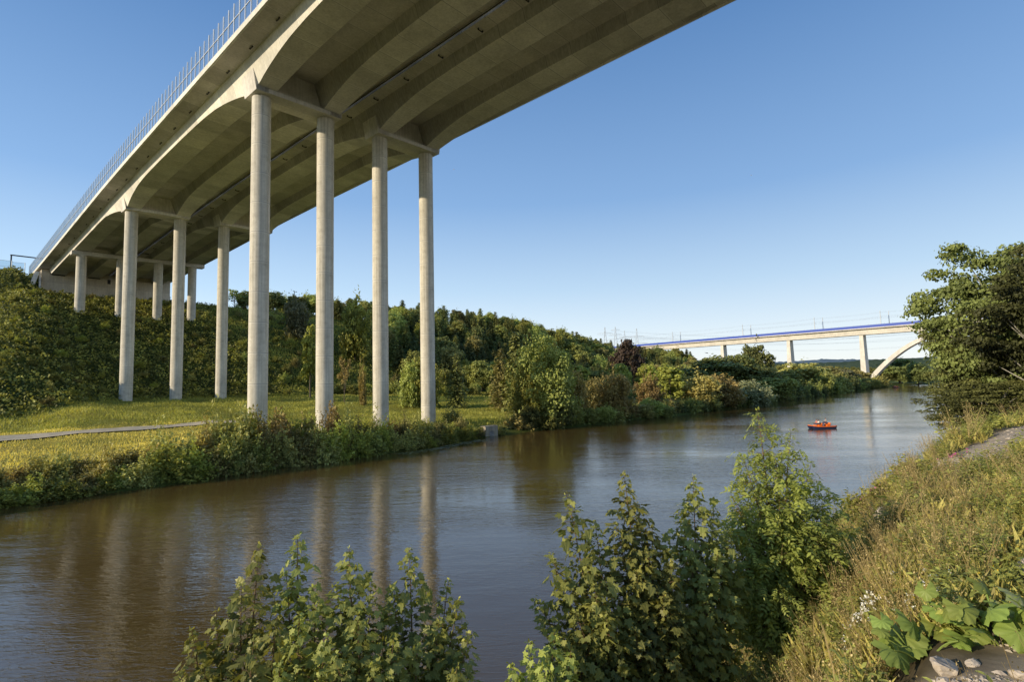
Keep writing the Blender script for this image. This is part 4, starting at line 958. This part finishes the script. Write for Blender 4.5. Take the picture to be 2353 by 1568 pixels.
def dry_plant(seed, H_=.75, n=9):
    r = np.random.default_rng(seed); b = MB()
    for i in range(n):
        a = r.uniform(0, 6.28); tip = np.array([math.cos(a)*.28*r.uniform(.2, 1), math.sin(a)*.28*r.uniform(.2, 1), H_*r.uniform(.6, 1.1)])
        b.cards([[0, 0, 0]], np.array([[math.cos(a+1.5), math.sin(a+1.5), 0]]), [tip/np.linalg.norm(tip)], [np.linalg.norm(tip)], ([(-.007, 0, 0), (.007, 0, 0), (.003, 1, 0), (-.003, 1, 0)], [[0, 1, 2, 3]]), [.3])
        m = 20; q = r.uniform(.4, 1.03, m)[:, None]; C = tip*q+r.normal(size=(m, 3))*.035
        b.cards(C, r.normal(size=(m, 3)), r.normal(size=(m, 3))+np.array([0, 0, .9]), r.uniform(.010, .026, m), DIA, np.clip(.5+.25*r.normal(size=m), 0, 1))
        for k in range(3):
            q = r.uniform(.4, .9); d = r.normal(size=3)*.5+np.array([0, 0, 1]); d /= np.linalg.norm(d)
            b.cards([tip*q], r.normal(size=(1, 3)), [d], [.16], ([(-.012, 0, 0), (.012, 0, 0), (.004, 1, 0), (-.004, 1, 0)], [[0, 1, 2, 3]]), [.45])
    return b
def herb(seed, H_=.45, n=7, leaf=.07):
    r = np.random.default_rng(seed); b = MB()
    for i in range(n):
        a = r.uniform(0, 6.28); tip = np.array([math.cos(a)*.22*r.uniform(.1, 1), math.sin(a)*.22*r.uniform(.1, 1), H_*r.uniform(.5, 1.15)]); m = 8
        b.cards([[0, 0, 0]], np.array([[math.cos(a+1.5), math.sin(a+1.5), 0]]), [tip/np.linalg.norm(tip)], [np.linalg.norm(tip)], ([(-.008, 0, 0), (.008, 0, 0), (.003, 1, 0), (-.003, 1, 0)], [[0, 1, 2, 3]]), [.3])
        q = np.linspace(.25, 1, m)[:, None]; o = r.uniform(0, 6.28, m); D_ = np.column_stack([np.cos(o), np.sin(o), r.uniform(-.1, .7, m)])
        b.cards(tip*q, np.column_stack([r.normal(size=(m, 2))*.5, np.ones(m)]), D_, leaf*r.uniform(.6, 1.4, m), OVAL, np.clip(.3+.35*q[:, 0]+.12*r.normal(size=m), 0, 1))
    return b
def grass_tuft(seed, H_=.42, n=26):
    r = np.random.default_rng(seed); b = MB(); a = r.uniform(0, 6.28, n)
    b.cards(np.column_stack([r.normal(size=(n, 2))*.05, np.zeros(n)]), np.column_stack([np.cos(a), np.sin(a), np.zeros(n)]), np.column_stack([r.normal(size=(n, 2))*.35, np.ones(n)]), H_*r.uniform(.5, 1.2, n), ([(-.008, 0, 0), (.008, 0, 0), (.005, .6, .08), (-.001, 1, .35)], [[0, 1, 2, 3]]), np.clip(.5+.2*r.normal(size=n), 0, 1)); return b
M_DRY = leaf_mat('dry_weeds', (.21, .165, .065), (.78, .66, .29), .22, tint=(.52, .44, .24), var=.03)
M_HERB = leaf_mat('green_weeds', (0.075, 0.100, 0.030), (0.548, 0.563, 0.144), .32, tint=(.24, .27, .09), var=.03)
M_GRN = leaf_mat('bank_grass', (0.127, 0.121, 0.039), (0.637, 0.541, 0.167), .3, tint=(.36, .31, .13), var=.03)
GA = ray_ground(2230, 1580); GB = ray_ground(2390, 1470)
def gravel_mask(x, y):
    g1 = np.exp(-(((x-GA[0])/1.15)**2+((y-GA[1]+.1)/.62)**2)*.7)
    t = np.clip(((x-16)*10.7+(y-20.6)*7.4)/(10.7**2+7.4**2), 0, 3); dx = x-16-t*10.7; dy = y-20.6-t*7.4; g2 = np.exp(-(np.hypot(dx, dy)/1.5)**2)
    g3 = np.exp(-(((x-GB[0])/.6)**2+((y-GB[1])/.7)**2)*1.0)
    return np.maximum(np.maximum(g1, g2*.95), g3) + .35*(vnoise(x*1.7, y*1.7, 5)-.5)
BUTTER = [ray_ground(2245, 1455)[:2], ray_ground(2060, 1490)[:2], ray_ground(2335, 1275)[:2]]
nbm = bpy.data.objects['near_bank'].data; vc = np.empty(len(nbm.vertices)*3, np.float32); nbm.vertices.foreach_get('co', vc); vc = vc.reshape(-1, 3)
nbm.attributes['shade'].data.foreach_set('value', np.clip((gravel_mask(vc[:, 0], vc[:, 1])-.25)*3, 0, 1).astype(np.float32))
def sample_near(n, rmin, rmax, power=.8):
    """points on the bank inside the view wedge, denser close to the camera"""
    a = rng.uniform(R(-44), R(47), n); d = rmin*(rmax/rmin)**(rng.uniform(0, 1, n)**power); x, y = d*np.sin(a), d*np.cos(a); u, v = uv(x, y)
    k = (near_shore(u)-v > .25) & (gravel_mask(x, y) < .52)
    for a_, c_ in BUTTER: k &= (np.hypot(x-a_, y-c_) > .42) & (np.hypot(x-a_*.92, y-c_*.92) > .5) & (np.hypot(x-a_*.84, y-c_*.84) > .5)
    return x[k], y[k]
def scatter(n, rmin, rmax, protos, hs, mat, name, label, cat, field, sc0=1.0, grow=.0, power=.8, sh=.0):
    x, y = sample_near(n, rmin, rmax, power); f = field(x, y); k = rng.uniform(0, 1, len(x)) < f; x, y = x[k], y[k]
    z = gz(x, y)-.02; d = np.hypot(x, y); b = MB(); w = rng.integers(0, len(protos), len(x)); cl = fbm(x*.5, y*.5, 33)
    for i, p in enumerate(protos):
        q = w == i
        if q.sum(): inst(b, p, np.column_stack([x, y, z])[q], (sc0*rng.uniform(.6, 1.3, q.sum())*(.6+.8*cl[q])*(1+grow*np.clip(d[q]-8, 0, 30)/10)), rng.uniform(0, 6.28, q.sum()), rng.normal(size=q.sum())*.10+sh+.5*(cl[q]-.5), rng.normal(size=(q.sum(), 2))*.14)
    return tag(put(bpy.data.objects.new(name, b.mesh(name, mat))), label, cat, kind='stuff')
def dryf(x, y):      # tan weeds run as a diagonal band between the saplings and the right edge
    s_ = x-.80*y; n = fbm(x*.35, y*.35, 17); return np.clip(.30+1.3*(n-.45)+.55*np.exp(-((s_+1.3)/1.7)**2), .05, 1)
greenf = lambda x, y: np.clip(1.25-dryf(x, y)*.85+.35*np.exp(-(np.hypot(x-3, y-5)/3)**2), .15, 1)
scatter(5200, 3.2, 60, [dry_plant(s_) for s_ in (1, 2, 3, 4)], 0, M_DRY, 'dry_weeds', 'tangle of dry tan weed stalks covering the near bank', 'weeds', dryf, .95, .28, 1.0)
scatter(17500, 2.8, 55, [herb(s_) for s_ in (1, 2, 3)]+[herb(7, .35, 6, .12)], 0, M_HERB, 'green_weeds', 'leafy green weeds growing among the dry stalks', 'weeds', greenf, .95, .28, 1.0)
scatter(12000, 2.6, 90, [grass_tuft(s_) for s_ in (1, 2, 3)], 0, M_GRN, 'bank_grass', 'rough green and straw coloured grass on the near bank', 'grass', lambda x, y: np.full(len(x), .9), .85, .14, 1.0, .08)
# stones
def rock_mesh(seed, n=2, flat=.65, name='rock'):
    r = np.random.default_rng(seed); import bmesh
    bm = bmesh.new(); bmesh.ops.create_icosphere(bm, subdivisions=3, radius=.5); planes = [(q/np.linalg.norm(q), r.uniform(.26, .42)) for q in r.normal(size=(9, 3))]
    for v in bm.verts:
        p = np.array(v.co)
        for q, d in planes:
            e = p@q-d
            if e > 0: p = p-q*e*.92
        p = p*(1+.05*math.sin(p[0]*23+seed)+.04*math.sin(p[1]*31)); v.co = (p[0]*1.2, p[1], p[2]*flat)
    me = bpy.data.meshes.new(name); bm.to_mesh(me); bm.free(); me.materials.append(M_ROCK); me.polygons.foreach_set('use_smooth', np.zeros(len(me.polygons), bool)); return me
for px_, py_, s_, lb in ((2110, 1512, .22, 'flat dark angular rock at the edge of the gravel below the large leaves'), (2345, 1310, .42, 'pale rough boulder cut by the right edge above the large leaves'), (2172, 1500, .10, 'small pinkish stone beside the flat dark rock'), (2270, 1525, .12, 'pale stone on the gravel in the bottom right corner'), (2335, 1450, .16, 'rough stone on the gravel at the right edge'), (2000, 1190, .5, 'tall pale stone block half hidden in weeds right of the ash sapling'), (1985, 1170, .3, 'small pale stone leaning on the tall stone block'),
                       (2165, 1078, .9, 'pale rubble block at the near end of the distant gravel strip'), (2150, 1086, .7, 'low rubble block left of the others at the gravel strip'), (2188, 1070, .8, 'rubble block where the gravel strip meets the weeds'), (2215, 1066, .6, 'smaller rubble block further along the gravel strip')):
    x, y, g = ray_ground(px_, py_); o = put(bpy.data.objects.new('rock', rock_mesh(int(px_)))); o.location = (x, y, g+s_*.12); k_ = s_*1.3; o.scale = (k_, k_, k_*(1.5 if 'tall' in lb else 1)); o.rotation_euler = (random.uniform(-.3, .3), random.uniform(-.3, .3), random.uniform(0, 6)); tag(o, lb, 'rock')
b = MB(); src = []
for q in range(4):
    r = np.random.default_rng(q); t = MB(); v = np.array([[1, 0, 0], [.3, .9, .1], [-.8, .5, 0], [-.7, -.6, 0], [.4, -.9, .1], [.3, .2, .6], [-.3, -.1, .55]])*.5*(1+.25*r.normal(size=(7, 3)))
    t.add(v, [[0, 1, 5], [1, 2, 6], [2, 3, 6], [3, 4, 6], [4, 0, 5], [1, 6, 5], [4, 5, 6]], .5); src.append(t)
n = 52000; x = rng.uniform(0, 46, n); y = rng.uniform(2.2, 40, n); near = np.arange(n) < 34000; x[near] = rng.uniform(1.5, 8.5, near.sum()); y[near] = rng.uniform(2.4, 7.5, near.sum()); k = gravel_mask(x, y) > .42+.25*rng.uniform(0, 1, n); x, y, near = x[k], y[k], near[k]
for i, t in enumerate(src):
    q = rng.integers(0, 4, len(x)) == i
    if q.sum(): inst(b, t, np.column_stack([x, y, gz(x, y)])[q], np.where(near[q], rng.gamma(1.5, .013, q.sum())+.007, rng.gamma(2, .032, q.sum())+.02), rng.uniform(0, 6.28, q.sum()))
tag(put(bpy.data.objects.new('gravel', b.mesh('gravel', M_ROCK))), 'loose gravel and small stones on the near bank', 'gravel', kind='stuff')
# large-leaved butterbur plants
M_BUT = leaf_mat('butterbur_leaf', (0.140, 0.196, 0.042), (0.375, 0.462, 0.112), .30, tint=(.3, .34, .2), var=.04, rough=.45)
def big_leaf(seed, pale=False):
    r = np.random.default_rng(seed); b = MB(); nr, na = 5, 44; rows = []
    for i in range(nr+1):
        f = i/nr; row = []
        for j in range(na+1):
            a = -2.72+5.44*j/na; lobes = 1+.10*math.cos(a*4.6)+.05*math.cos(a*11+seed)+.035*math.cos(a*23)
            rr = f*.5*lobes*(1.1-.12*math.cos(a)); x_ = math.sin(a)*rr; y_ = math.cos(a)*rr*1.05
            z_ = -.55*rr*rr+.035*math.cos(a*9.2)*f*f+.02*math.sin(a*3+seed)*f+.018*math.sin(a*17+f*9)*f; row.append((x_, y_+.12, z_))
        rows.append(row)
    sh = np.concatenate([[(.5+.18*math.cos((-2.72+5.44*j/na)*4.6*2)*(1-i/nr)+.05*r.normal()+(.5 if pale else 0)) for j in range(na+1)] for i in range(nr+1)])
    b.loft(rows, closed=False, shade=np.clip(sh, 0, 1)); return b
def butterbur(px_, py_, leaves, label, seed):
    r = np.random.default_rng(seed); x, y, g = ray_ground(px_, py_); ro = empty('butterbur_plant', (x, y, g), 0, label, 'plant', None, (1.0, 1.0, .95))
    leaves = list(leaves)+[(l[0]+r.normal()*.16, l[1]*r.uniform(.6, 1.25), l[2]*r.uniform(.6, .9), l[3]) for l in leaves]
    for i, (dx, dz, sz, pale) in enumerate(leaves):
        a = r.uniform(0, 6.28); dy = r.uniform(-.25, .3); b = big_leaf(seed*10+i, pale); V = np.concatenate(b.V)*sz
        tilt = Euler((R(-38)+r.normal()*.22, r.normal()*.28, r.normal()*.9+math.pi)).to_matrix(); Mx = np.eye(4); Mx[:3, :3] = np.array(tilt)*sz; Mx[:3, 3] = (dx, dy, dz)
        q = MB(); q.merge(b, Mx); child('leaf', q.mesh('butterbur_blade', M_BUT, smooth=True), ro)
        s_ = MB(); s_.tube(bez(np.array([dx*.25, dy*.3, 0]), np.array([dx*.5, dy*.5, dz*.8]), np.array([dx, dy, dz-.01]), 7), [.010]*7, 6); child('stalk', s_.mesh('butterbur_stalk', M_BUT), ro)
butterbur(2245, 1455, [(-.42, .30, .34, 0), (-.15, .42, .32, 0), (.1, .20, .50, 0), (-.28, .06, .46, 0), (.32, .16, .44, 0), (.05, .46, .30, 0), (.42, .42, .30, 1), (.55, .22, .34, 1), (-.5, .45, .26, 0), (.3, .58, .28, 0), (.62, .5, .26, 0), (-.05, .28, .34, 0), (.2, .36, .26, 1)], 'big butterbur plant with broad toothed green leaves by the gravel', 2)
butterbur(2060, 1490, [(-.35, .16, .34, 0), (-.05, .2, .36, 0), (.2, .12, .36, 0), (.02, .36, .30, 0), (.32, .30, .26, 0), (-.28, .36, .2, 0), (.42, .1, .24, 0)], 'smaller butterbur plant with broad leaves left of the big one', 3)
butterbur(2335, 1275, [(-.5, .2, .34, 0), (-.2, .26, .30, 0), (.15, .3, .34, 0), (.1, .42, .24, 1)], 'few light green butterbur leaves near the pale boulder at the right edge', 4)
for px_, py_, H_, W_, lb in ((1962, 1178, .9, 1.5, 'bright yellow green leafy bush on the bank crest right of the ash sapling'), (2030, 1150, .8, 1.6, 'second yellow green bush further right on the bank crest'), (2080, 1098, .7, 1.5, 'small yellow green bush on the crest left of the rubble'), (1880, 1290, 1.0, 1.4, 'dark green broad bush at the right foot of the ash sapling')):
    x, y, g = ray_ground(px_, py_); tree('crest_bush', x, y, H_, W_, 'shrub', 'mid' if 'dark' in lb else 'bright', lb, 'bush', z=g-.1)
# flowers
def flowers(name, px_, py_, n, spread, size, col, label, hgt=.45, seed=1):
    r = np.random.default_rng(seed); x, y, g = ray_ground(px_, py_, hgt*.7); mt_ = FM[col]; ro = empty(name, (x, y, g), 0, label, 'flowers')
    P = np.column_stack([r.normal(size=(n, 2))*spread, hgt*r.uniform(.6, 1.15, n)]); P[:, 2] += [float(gz(x+p[0], y+p[1]))-g for p in P]; s_ = MB()
    for p in P: s_.tube(bez(np.array([p[0]*.8, p[1]*.8, float(gz(x+p[0], y+p[1]))-g]), np.array([p[0]*.9, p[1]*.9, p[2]*.5]), p, 4), .004, 4, cap=False)
    child('stems', s_.mesh('flower_stems', M_HERB), ro); b = MB(); m = 7; C = np.repeat(P, m, 0)+r.normal(size=(n*m, 3))*size*.6
    b.cards(C, r.normal(size=(n*m, 3))+np.array([0, 0, 1]), r.normal(size=(n*m, 3)), size*r.uniform(.7, 1.3, n*m), CL, .6); child('blossoms', b.mesh('blossoms', mt_), ro)
FM = {'white': plain('white_petals', (.78, .78, .70), .7), 'yellow': plain('yellow_petals', (.75, .52, .03), .7), 'pink': plain('pink_petals', (.50, .09, .30), .7)}
flowers('white_flowers', 1935, 1400, 46, .17, .026, 'white', 'dense clump of small white flowers on the near bank', seed=1)
flowers('white_flowers', 2040, 1370, 40, .26, .018, 'white', 'looser sprinkle of white flowers right of the dense white clump', seed=2)
flowers('white_flowers', 1840, 1300, 22, .3, .018, 'white', 'few white flowers below the ash sapling among tan stalks', seed=3)
for i, (a_, c_, lb) in enumerate(((2065, 1362, 'centre of the near bank'), (2040, 1392, 'left near the white flowers'), (2185, 1290, 'right above the big butterbur'), (2225, 1330, 'beside the big butterbur'), (2265, 1265, 'towards the right edge'))):
    flowers('yellow_flowers', a_, c_, 5, .12, .016, 'yellow', 'few yellow flowers, %s' % lb, seed=10+i, hgt=.4)
for i, (a_, c_, n_, lb) in enumerate(((1592, 1420, 14, 'pink balsam blossoms under the middle saplings'), (1330, 1530, 12, 'pink blossoms at the bottom edge beside the small maple sapling'), (1665, 1385, 9, 'pink blossoms at the foot of the ash sapling'), (1960, 1150, 14, 'pink balsam among yellow green leaves on the bank crest'), (2160, 1052, 12, 'pink blossoms standing against the river above the rubble'), (1410, 1500, 8, 'few pink blossoms low between the saplings'))):
    flowers('pink_flowers', a_, c_, n_, .16 if c_ > 1200 else .28, .026 if c_ > 1200 else .05, 'pink', lb, seed=30+i, hgt=.6)

# ------------------------------------------------------------------ pedal boats and the people in them
M_ORANGE = plain('orange_hull', (.78, .17, .02), .35, var=.06); M_NAVY = plain('navy_hull', (.02, .035, .10), .35); M_WHITEP = plain('white_paint', (.7, .7, .68), .4, var=.05)
M_SKIN = plain('skin', (.52, .30, .20), .6, var=.05); M_HAIR = plain('hair', (.06, .035, .02), .8); M_JEANS = plain('blue_trousers', (.05, .07, .14), .85)
SHIRT = {'white': plain('white_shirt', (.72, .70, .66), .85), 'pink': plain('pink_shirt', (.62, .16, .14), .85), 'grey': plain('grey_shirt', (.30, .34, .36), .85), 'red': plain('red_vest', (.55, .05, .03), .8)}
def skin_obj(name, pts, edges, rad, mat, parent, sub=2, root=0):
    me = bpy.data.meshes.new(name); me.from_pydata(pts, edges, []); me.materials.append(mat); o = child(name, me, parent)
    sk_ = o.modifiers.new('skin', 'SKIN'); sk_.use_smooth_shade = True
    for i, r_ in enumerate(rad): me.skin_vertices[0].data[i].radius = (r_, r_)
    me.skin_vertices[0].data[root].use_root = True; o.modifiers.new('sub', 'SUBSURF').levels = 1; o.modifiers['sub'].render_levels = sub; return o
def sitter(x, y, z, rz, shirt, label, arm=0):
    ro = empty('person', (x, y, z), rz, label, 'person')     # sits facing +x, hip at z
    B = [(0, 0, .10), (.0, 0, .30), (-.02, 0, .50), (0, 0, .60), (.01, 0, .70), (.0, .17, .50), (.14, .24, .30), (.36, .16, .28+arm), (0, -.17, .50), (.14, -.24, .28), (.36, -.16, .24), (.05, .10, .08), (.44, .13, .14), (.66, .12, -.22), (.76, .12, -.26), (.05, -.10, .08), (.44, -.13, .14), (.66, -.12, -.22), (.76, -.12, -.26)]
    E_ = [(0, 1), (1, 2), (2, 3), (3, 4), (2, 5), (5, 6), (6, 7), (2, 8), (8, 9), (9, 10), (0, 11), (11, 12), (12, 13), (13, 14), (0, 15), (15, 16), (16, 17), (17, 18)]
    rr = [.15, .14, .13, .055, .06, .065, .045, .032, .065, .045, .032, .10, .075, .05, .04, .10, .075, .05, .04]
    skin_obj('body', B, E_, rr, M_SKIN, ro)
    skin_obj('shirt', [(0, 0, .08), (0, 0, .30), (-.02, 0, .49), (0, 0, .56), (.0, .175, .5), (.07, .215, .4), (0, -.175, .5), (.07, -.215, .4)], [(0, 1), (1, 2), (2, 3), (2, 4), (4, 5), (2, 6), (6, 7)], [.165, .155, .145, .07, .08, .066, .08, .066], SHIRT[shirt], ro)
    skin_obj('trousers', [(0, 0, .07), (.06, .10, .08), (.45, .13, .14), (.58, .125, -.04), (.06, -.10, .08), (.45, -.13, .14), (.58, -.125, -.04)], [(0, 1), (1, 2), (2, 3), (0, 4), (4, 5), (5, 6)], [.155, .115, .088, .07, .115, .088, .07], M_JEANS, ro)
    b = MB(); n_ = 16
    head = []
    for i in range(11):
        t_ = math.pi*i/10; rz_ = -math.cos(t_)*.12; w_ = math.sin(t_)*(.078 if i > 3 else .066); head.append([(.02+w_*1.2*math.cos(a)+(.012 if abs(a) < .3 and i in (4, 5) else 0), w_*math.sin(a), .80+rz_) for a in np.linspace(-math.pi, math.pi, n_, endpoint=False)])
    b.loft(head); b.box((.125, 0, .79), (.03, .02, .035)); b.box((.02, .082, .80), (.03, .015, .05)); b.box((.02, -.082, .80), (.03, .015, .05)); hd = child('head', b.mesh('head', M_SKIN, smooth=True), ro)
    b = MB(); hr = [[(x_*1.08-.014, y_*1.12, .80+(z_-.80)*1.1+.012) for x_, y_, z_ in row] for row in head[5:]]
    hr.insert(0, [(min(x_, .02)*1.1-.02, y_*1.1, z_-.03) for x_, y_, z_ in head[4]]); b.loft(hr); child('hair', b.mesh('hair', M_HAIR, smooth=True), hd)
    for sgn, base in ((1, (.36, .16, .28+arm)), (-1, (.36, -.16, .24))):
        b = MB(); hx, hy, hz = base
        b.loft([[(hx+q, hy-.035, hz+.012), (hx+q, hy+.035, hz+.012), (hx+q, hy+.035, hz-.016), (hx+q, hy-.035, hz-.016)] for q in (-.02, .04, .08)])
        for k_ in range(4): yy = hy-.03+.02*k_; b.tube([(hx+.08, yy, hz), (hx+.115, yy, hz-.008), (hx+.125+.005*(k_ in (1, 2)), yy, hz-.035)], [.009, .008, .006], 5)
        b.tube([(hx+.0, hy-sgn*.035, hz), (hx+.04, hy-sgn*.062, hz-.01), (hx+.07, hy-sgn*.06, hz-.025)], [.011, .009, .007], 5); child('hand', b.mesh('hand', M_SKIN), ro)
    return ro
def pedal_boat(x, y, rz, label, hull=None):
    ro = empty('pedal_boat', (x, y, WATER), rz, label, 'pedal boat')
    b = MB()
    for s_ in (-.62, .62):
        b.loft([[(X, s_-w, zt), (X, s_-w*.7, zb2), (X, s_+w*.7, zb2), (X, s_+w, zt)] for X, w, zt, zb2 in ((-2.35, .12, .42, .18), (-2.0, .26, .36, -.12), (-.5, .30, .34, -.18), (1.2, .30, .36, -.16), (2.0, .22, .44, -.05), (2.42, .05, .58, .30))])
    child('float', b.mesh('float', M_NAVY), ro)
    b = MB(); rim = lambda X, w, z: [(X, -w, z), (X, -w-.04, z-.14), (X, w+.04, z-.14), (X, w, z)]
    b.loft([rim(-2.38, .72, .50), rim(-1.9, .92, .46), rim(-.2, .96, .46), rim(1.4, .94, .50), rim(2.1, .8, .60), rim(2.46, .5, .70)]); child('deck', b.mesh('boat_deck', hull or M_ORANGE), ro)
    for X in (-.75, .85):
        b = MB(); b.box((X, 0, .60), (.55, 1.5, .28)); b.loft([[(X-.32, -.74, .5), (X-.24, -.74, .5), (X-.24, .74, .5), (X-.32, .74, .5)], [(X-.46, -.70, 1.02), (X-.38, -.70, 1.02), (X-.38, .70, 1.02), (X-.46, .70, 1.02)]]); child('seat', b.mesh('boat_seat', hull or M_ORANGE), ro)
    b = MB(); b.box((.15, 0, .62), (.3, 1.1, .32)); b.tube([(.2, 0, .7), (.32, 0, .98)], .02, 6); child('pedal_box', b.mesh('pedal_box', M_WHITEP), ro)
    return ro
def seat_at(bx, by, rz, lx, ly, lz=.76): return bx+math.cos(rz)*lx-math.sin(rz)*ly, by+math.sin(rz)*lx+math.cos(rz)*ly, WATER+lz
bx, by, brz = 56.5, 100., R(186)
pedal_boat(bx, by, brz, 'orange pedal boat with a dark blue underside carrying three people')
sitter(*seat_at(bx, by, brz, .90, .38), brz, 'white', 'person in a white shirt sitting at the left in the nearest pedal boat')
sitter(*seat_at(bx, by, brz, .78, -.36), brz, 'pink', 'person in a pinkish red top sitting beside the white-shirted one')
sitter(*seat_at(bx, by, brz, -.78, 0, .98), brz, 'grey', 'person in a grey shirt sitting higher at the right end of the nearest pedal boat', .1)
b2 = (285., 404., R(190)); pedal_boat(b2[0], b2[1], b2[2], 'distant orange and white pedal boat near the large right tree', None)
sitter(*seat_at(*b2, .85, .35), b2[2], 'white', 'tiny person in white in the distant boat by the large right tree'); sitter(*seat_at(*b2, .85, -.35), b2[2], 'red', 'tiny person in a red vest in the distant boat by the large right tree')
b3 = (244., 401., R(175)); pedal_boat(b3[0], b3[1], b3[2], 'distant reddish pedal boat close to the far bushes', None)
sitter(*seat_at(*b3, .85, 0), b3[2], 'red', 'tiny person in a red vest in the boat close to the far bushes')
# wake rings: faint raised ripples trailing the nearest boat
# small light aeroplanes high in the sky
M_PLANE = plain('aircraft_white', (.85, .85, .85), .4)
for px_, py_, lb in ((1048, 376, 'tiny white aeroplane in the sky above the rightmost front column'), (1750, 391, 'tiny white aeroplane high in the open sky right of the bridge')):
    D = 3000.; X = at(px_, D); Z = (hor(px_)-py_)/1240.*D; ro = empty('aeroplane', (X, D, Z), R(10), lb, 'aeroplane')
    b = MB(); b.tube([(-5, 0, 0), (-3.5, 0, .1), (3, 0, 0), (5, 0, -.1)], [.2, .8, .8, .3], 10); child('fuselage', b.mesh('fuselage', M_PLANE, True), ro)
    b = MB(); b.prism([(-1.2, -5), (.8, -5.), (1.2, 0), (.8, 5), (-1.2, 5), (-1.6, 0)], 2, -.1, .1); child('wing', b.mesh('wing', M_PLANE), ro)
    b = MB(); b.prism([(-5, -.1), (-4, -.1), (-4.4, 1.8), (-5, 1.8)], 1, -.08, .08); child('tail_fin', b.mesh('tail_fin', M_PLANE), ro)

# ------------------------------------------------------------------ light, sky, camera
SUN_AZ, SUN_EL = R(-115), R(17)       # azimuth clockwise from +y
sd = Vector((math.sin(SUN_AZ)*math.cos(SUN_EL), math.cos(SUN_AZ)*math.cos(SUN_EL), math.sin(SUN_EL)))
L = bpy.data.lights.new('sun', 'SUN'); L.energy = 5.0; L.angle = R(.55); L.color = (1, .84, .60)
lo = bpy.data.objects.new('sun', L); lo.rotation_euler = sd.to_track_quat('Z', 'Y').to_euler(); put(lo)
W = bpy.data.worlds.new('World'); scene.world = W; W.use_nodes = True; nt = W.node_tree
sky = nt.nodes.new('ShaderNodeTexSky'); sky.sky_type = 'NISHITA'; sky.sun_disc = False
sky.sun_elevation = SUN_EL; sky.sun_rotation = (-SUN_AZ) % (2*math.pi); sky.altitude = 100; sky.air_density = 1.0; sky.dust_density = .4; sky.ozone_density = 2.0
bg = nt.nodes['Background']; bg.inputs['Strength'].default_value = .15
tc = nt.nodes.new('ShaderNodeTexCoord'); sp = nt.nodes.new('ShaderNodeSeparateXYZ'); nt.links.new(tc.outputs['Generated'], sp.inputs[0])
rp = nt.nodes.new('ShaderNodeValToRGB'); nt.links.new(sp.outputs['Z'], rp.inputs[0]); e = rp.color_ramp.elements
while len(e) < 6: e.new(.5)
for q, (p, c) in zip(e, ((0, (.95, .98, 1.0)), (.07, (.80, .89, .98)), (.17, (.52, .70, .90)), (.32, (.245, .435, .75)), (.56, (.105, .25, .54)), (1, (.07, .175, .40)))): q.position = p; q.color = (*c, 1)
m1 = nt.nodes.new('ShaderNodeMix'); m1.data_type = 'RGBA'; m1.blend_type = 'MULTIPLY'; m1.inputs[0].default_value = 1; nt.links.new(rp.outputs[0], m1.inputs[6]); m1.inputs[7].default_value = (7.6, 7.6, 7.6, 1)
m2 = nt.nodes.new('ShaderNodeMix'); m2.data_type = 'RGBA'; m2.inputs[0].default_value = .72; nt.links.new(sky.outputs[0], m2.inputs[6]); nt.links.new(m1.outputs[2], m2.inputs[7]); nt.links.new(m2.outputs[2], bg.inputs['Color'])
cam = bpy.data.cameras.new('camera'); co = bpy.data.objects.new('camera', cam); put(co)
pitch, roll = .079256, -.023779
F_ = Vector((0, math.cos(pitch), math.sin(pitch))); U0 = Vector((0, -math.sin(pitch), math.cos(pitch))); R0 = Vector((1, 0, 0))
Rv = R0*math.cos(roll)+U0*math.sin(roll); Uv_ = -R0*math.sin(roll)+U0*math.cos(roll)
mt = Matrix(((Rv.x, Uv_.x, -F_.x, 0), (Rv.y, Uv_.y, -F_.y, 0), (Rv.z, Uv_.z, -F_.z, 0), (0, 0, 0, 1)))
co.matrix_world = mt; cam.sensor_width = 36; cam.lens = 36*1867.7/3544; cam.clip_start = .05; cam.clip_end = 20000
scene.camera = co
scene.view_settings.view_transform = 'Standard'; scene.view_settings.look = 'None'; scene.view_settings.exposure = 0; scene.view_settings.gamma = 1
scene.cycles.max_bounces = 6; scene.cycles.transparent_max_bounces = 12; scene.cycles.use_denoising = True
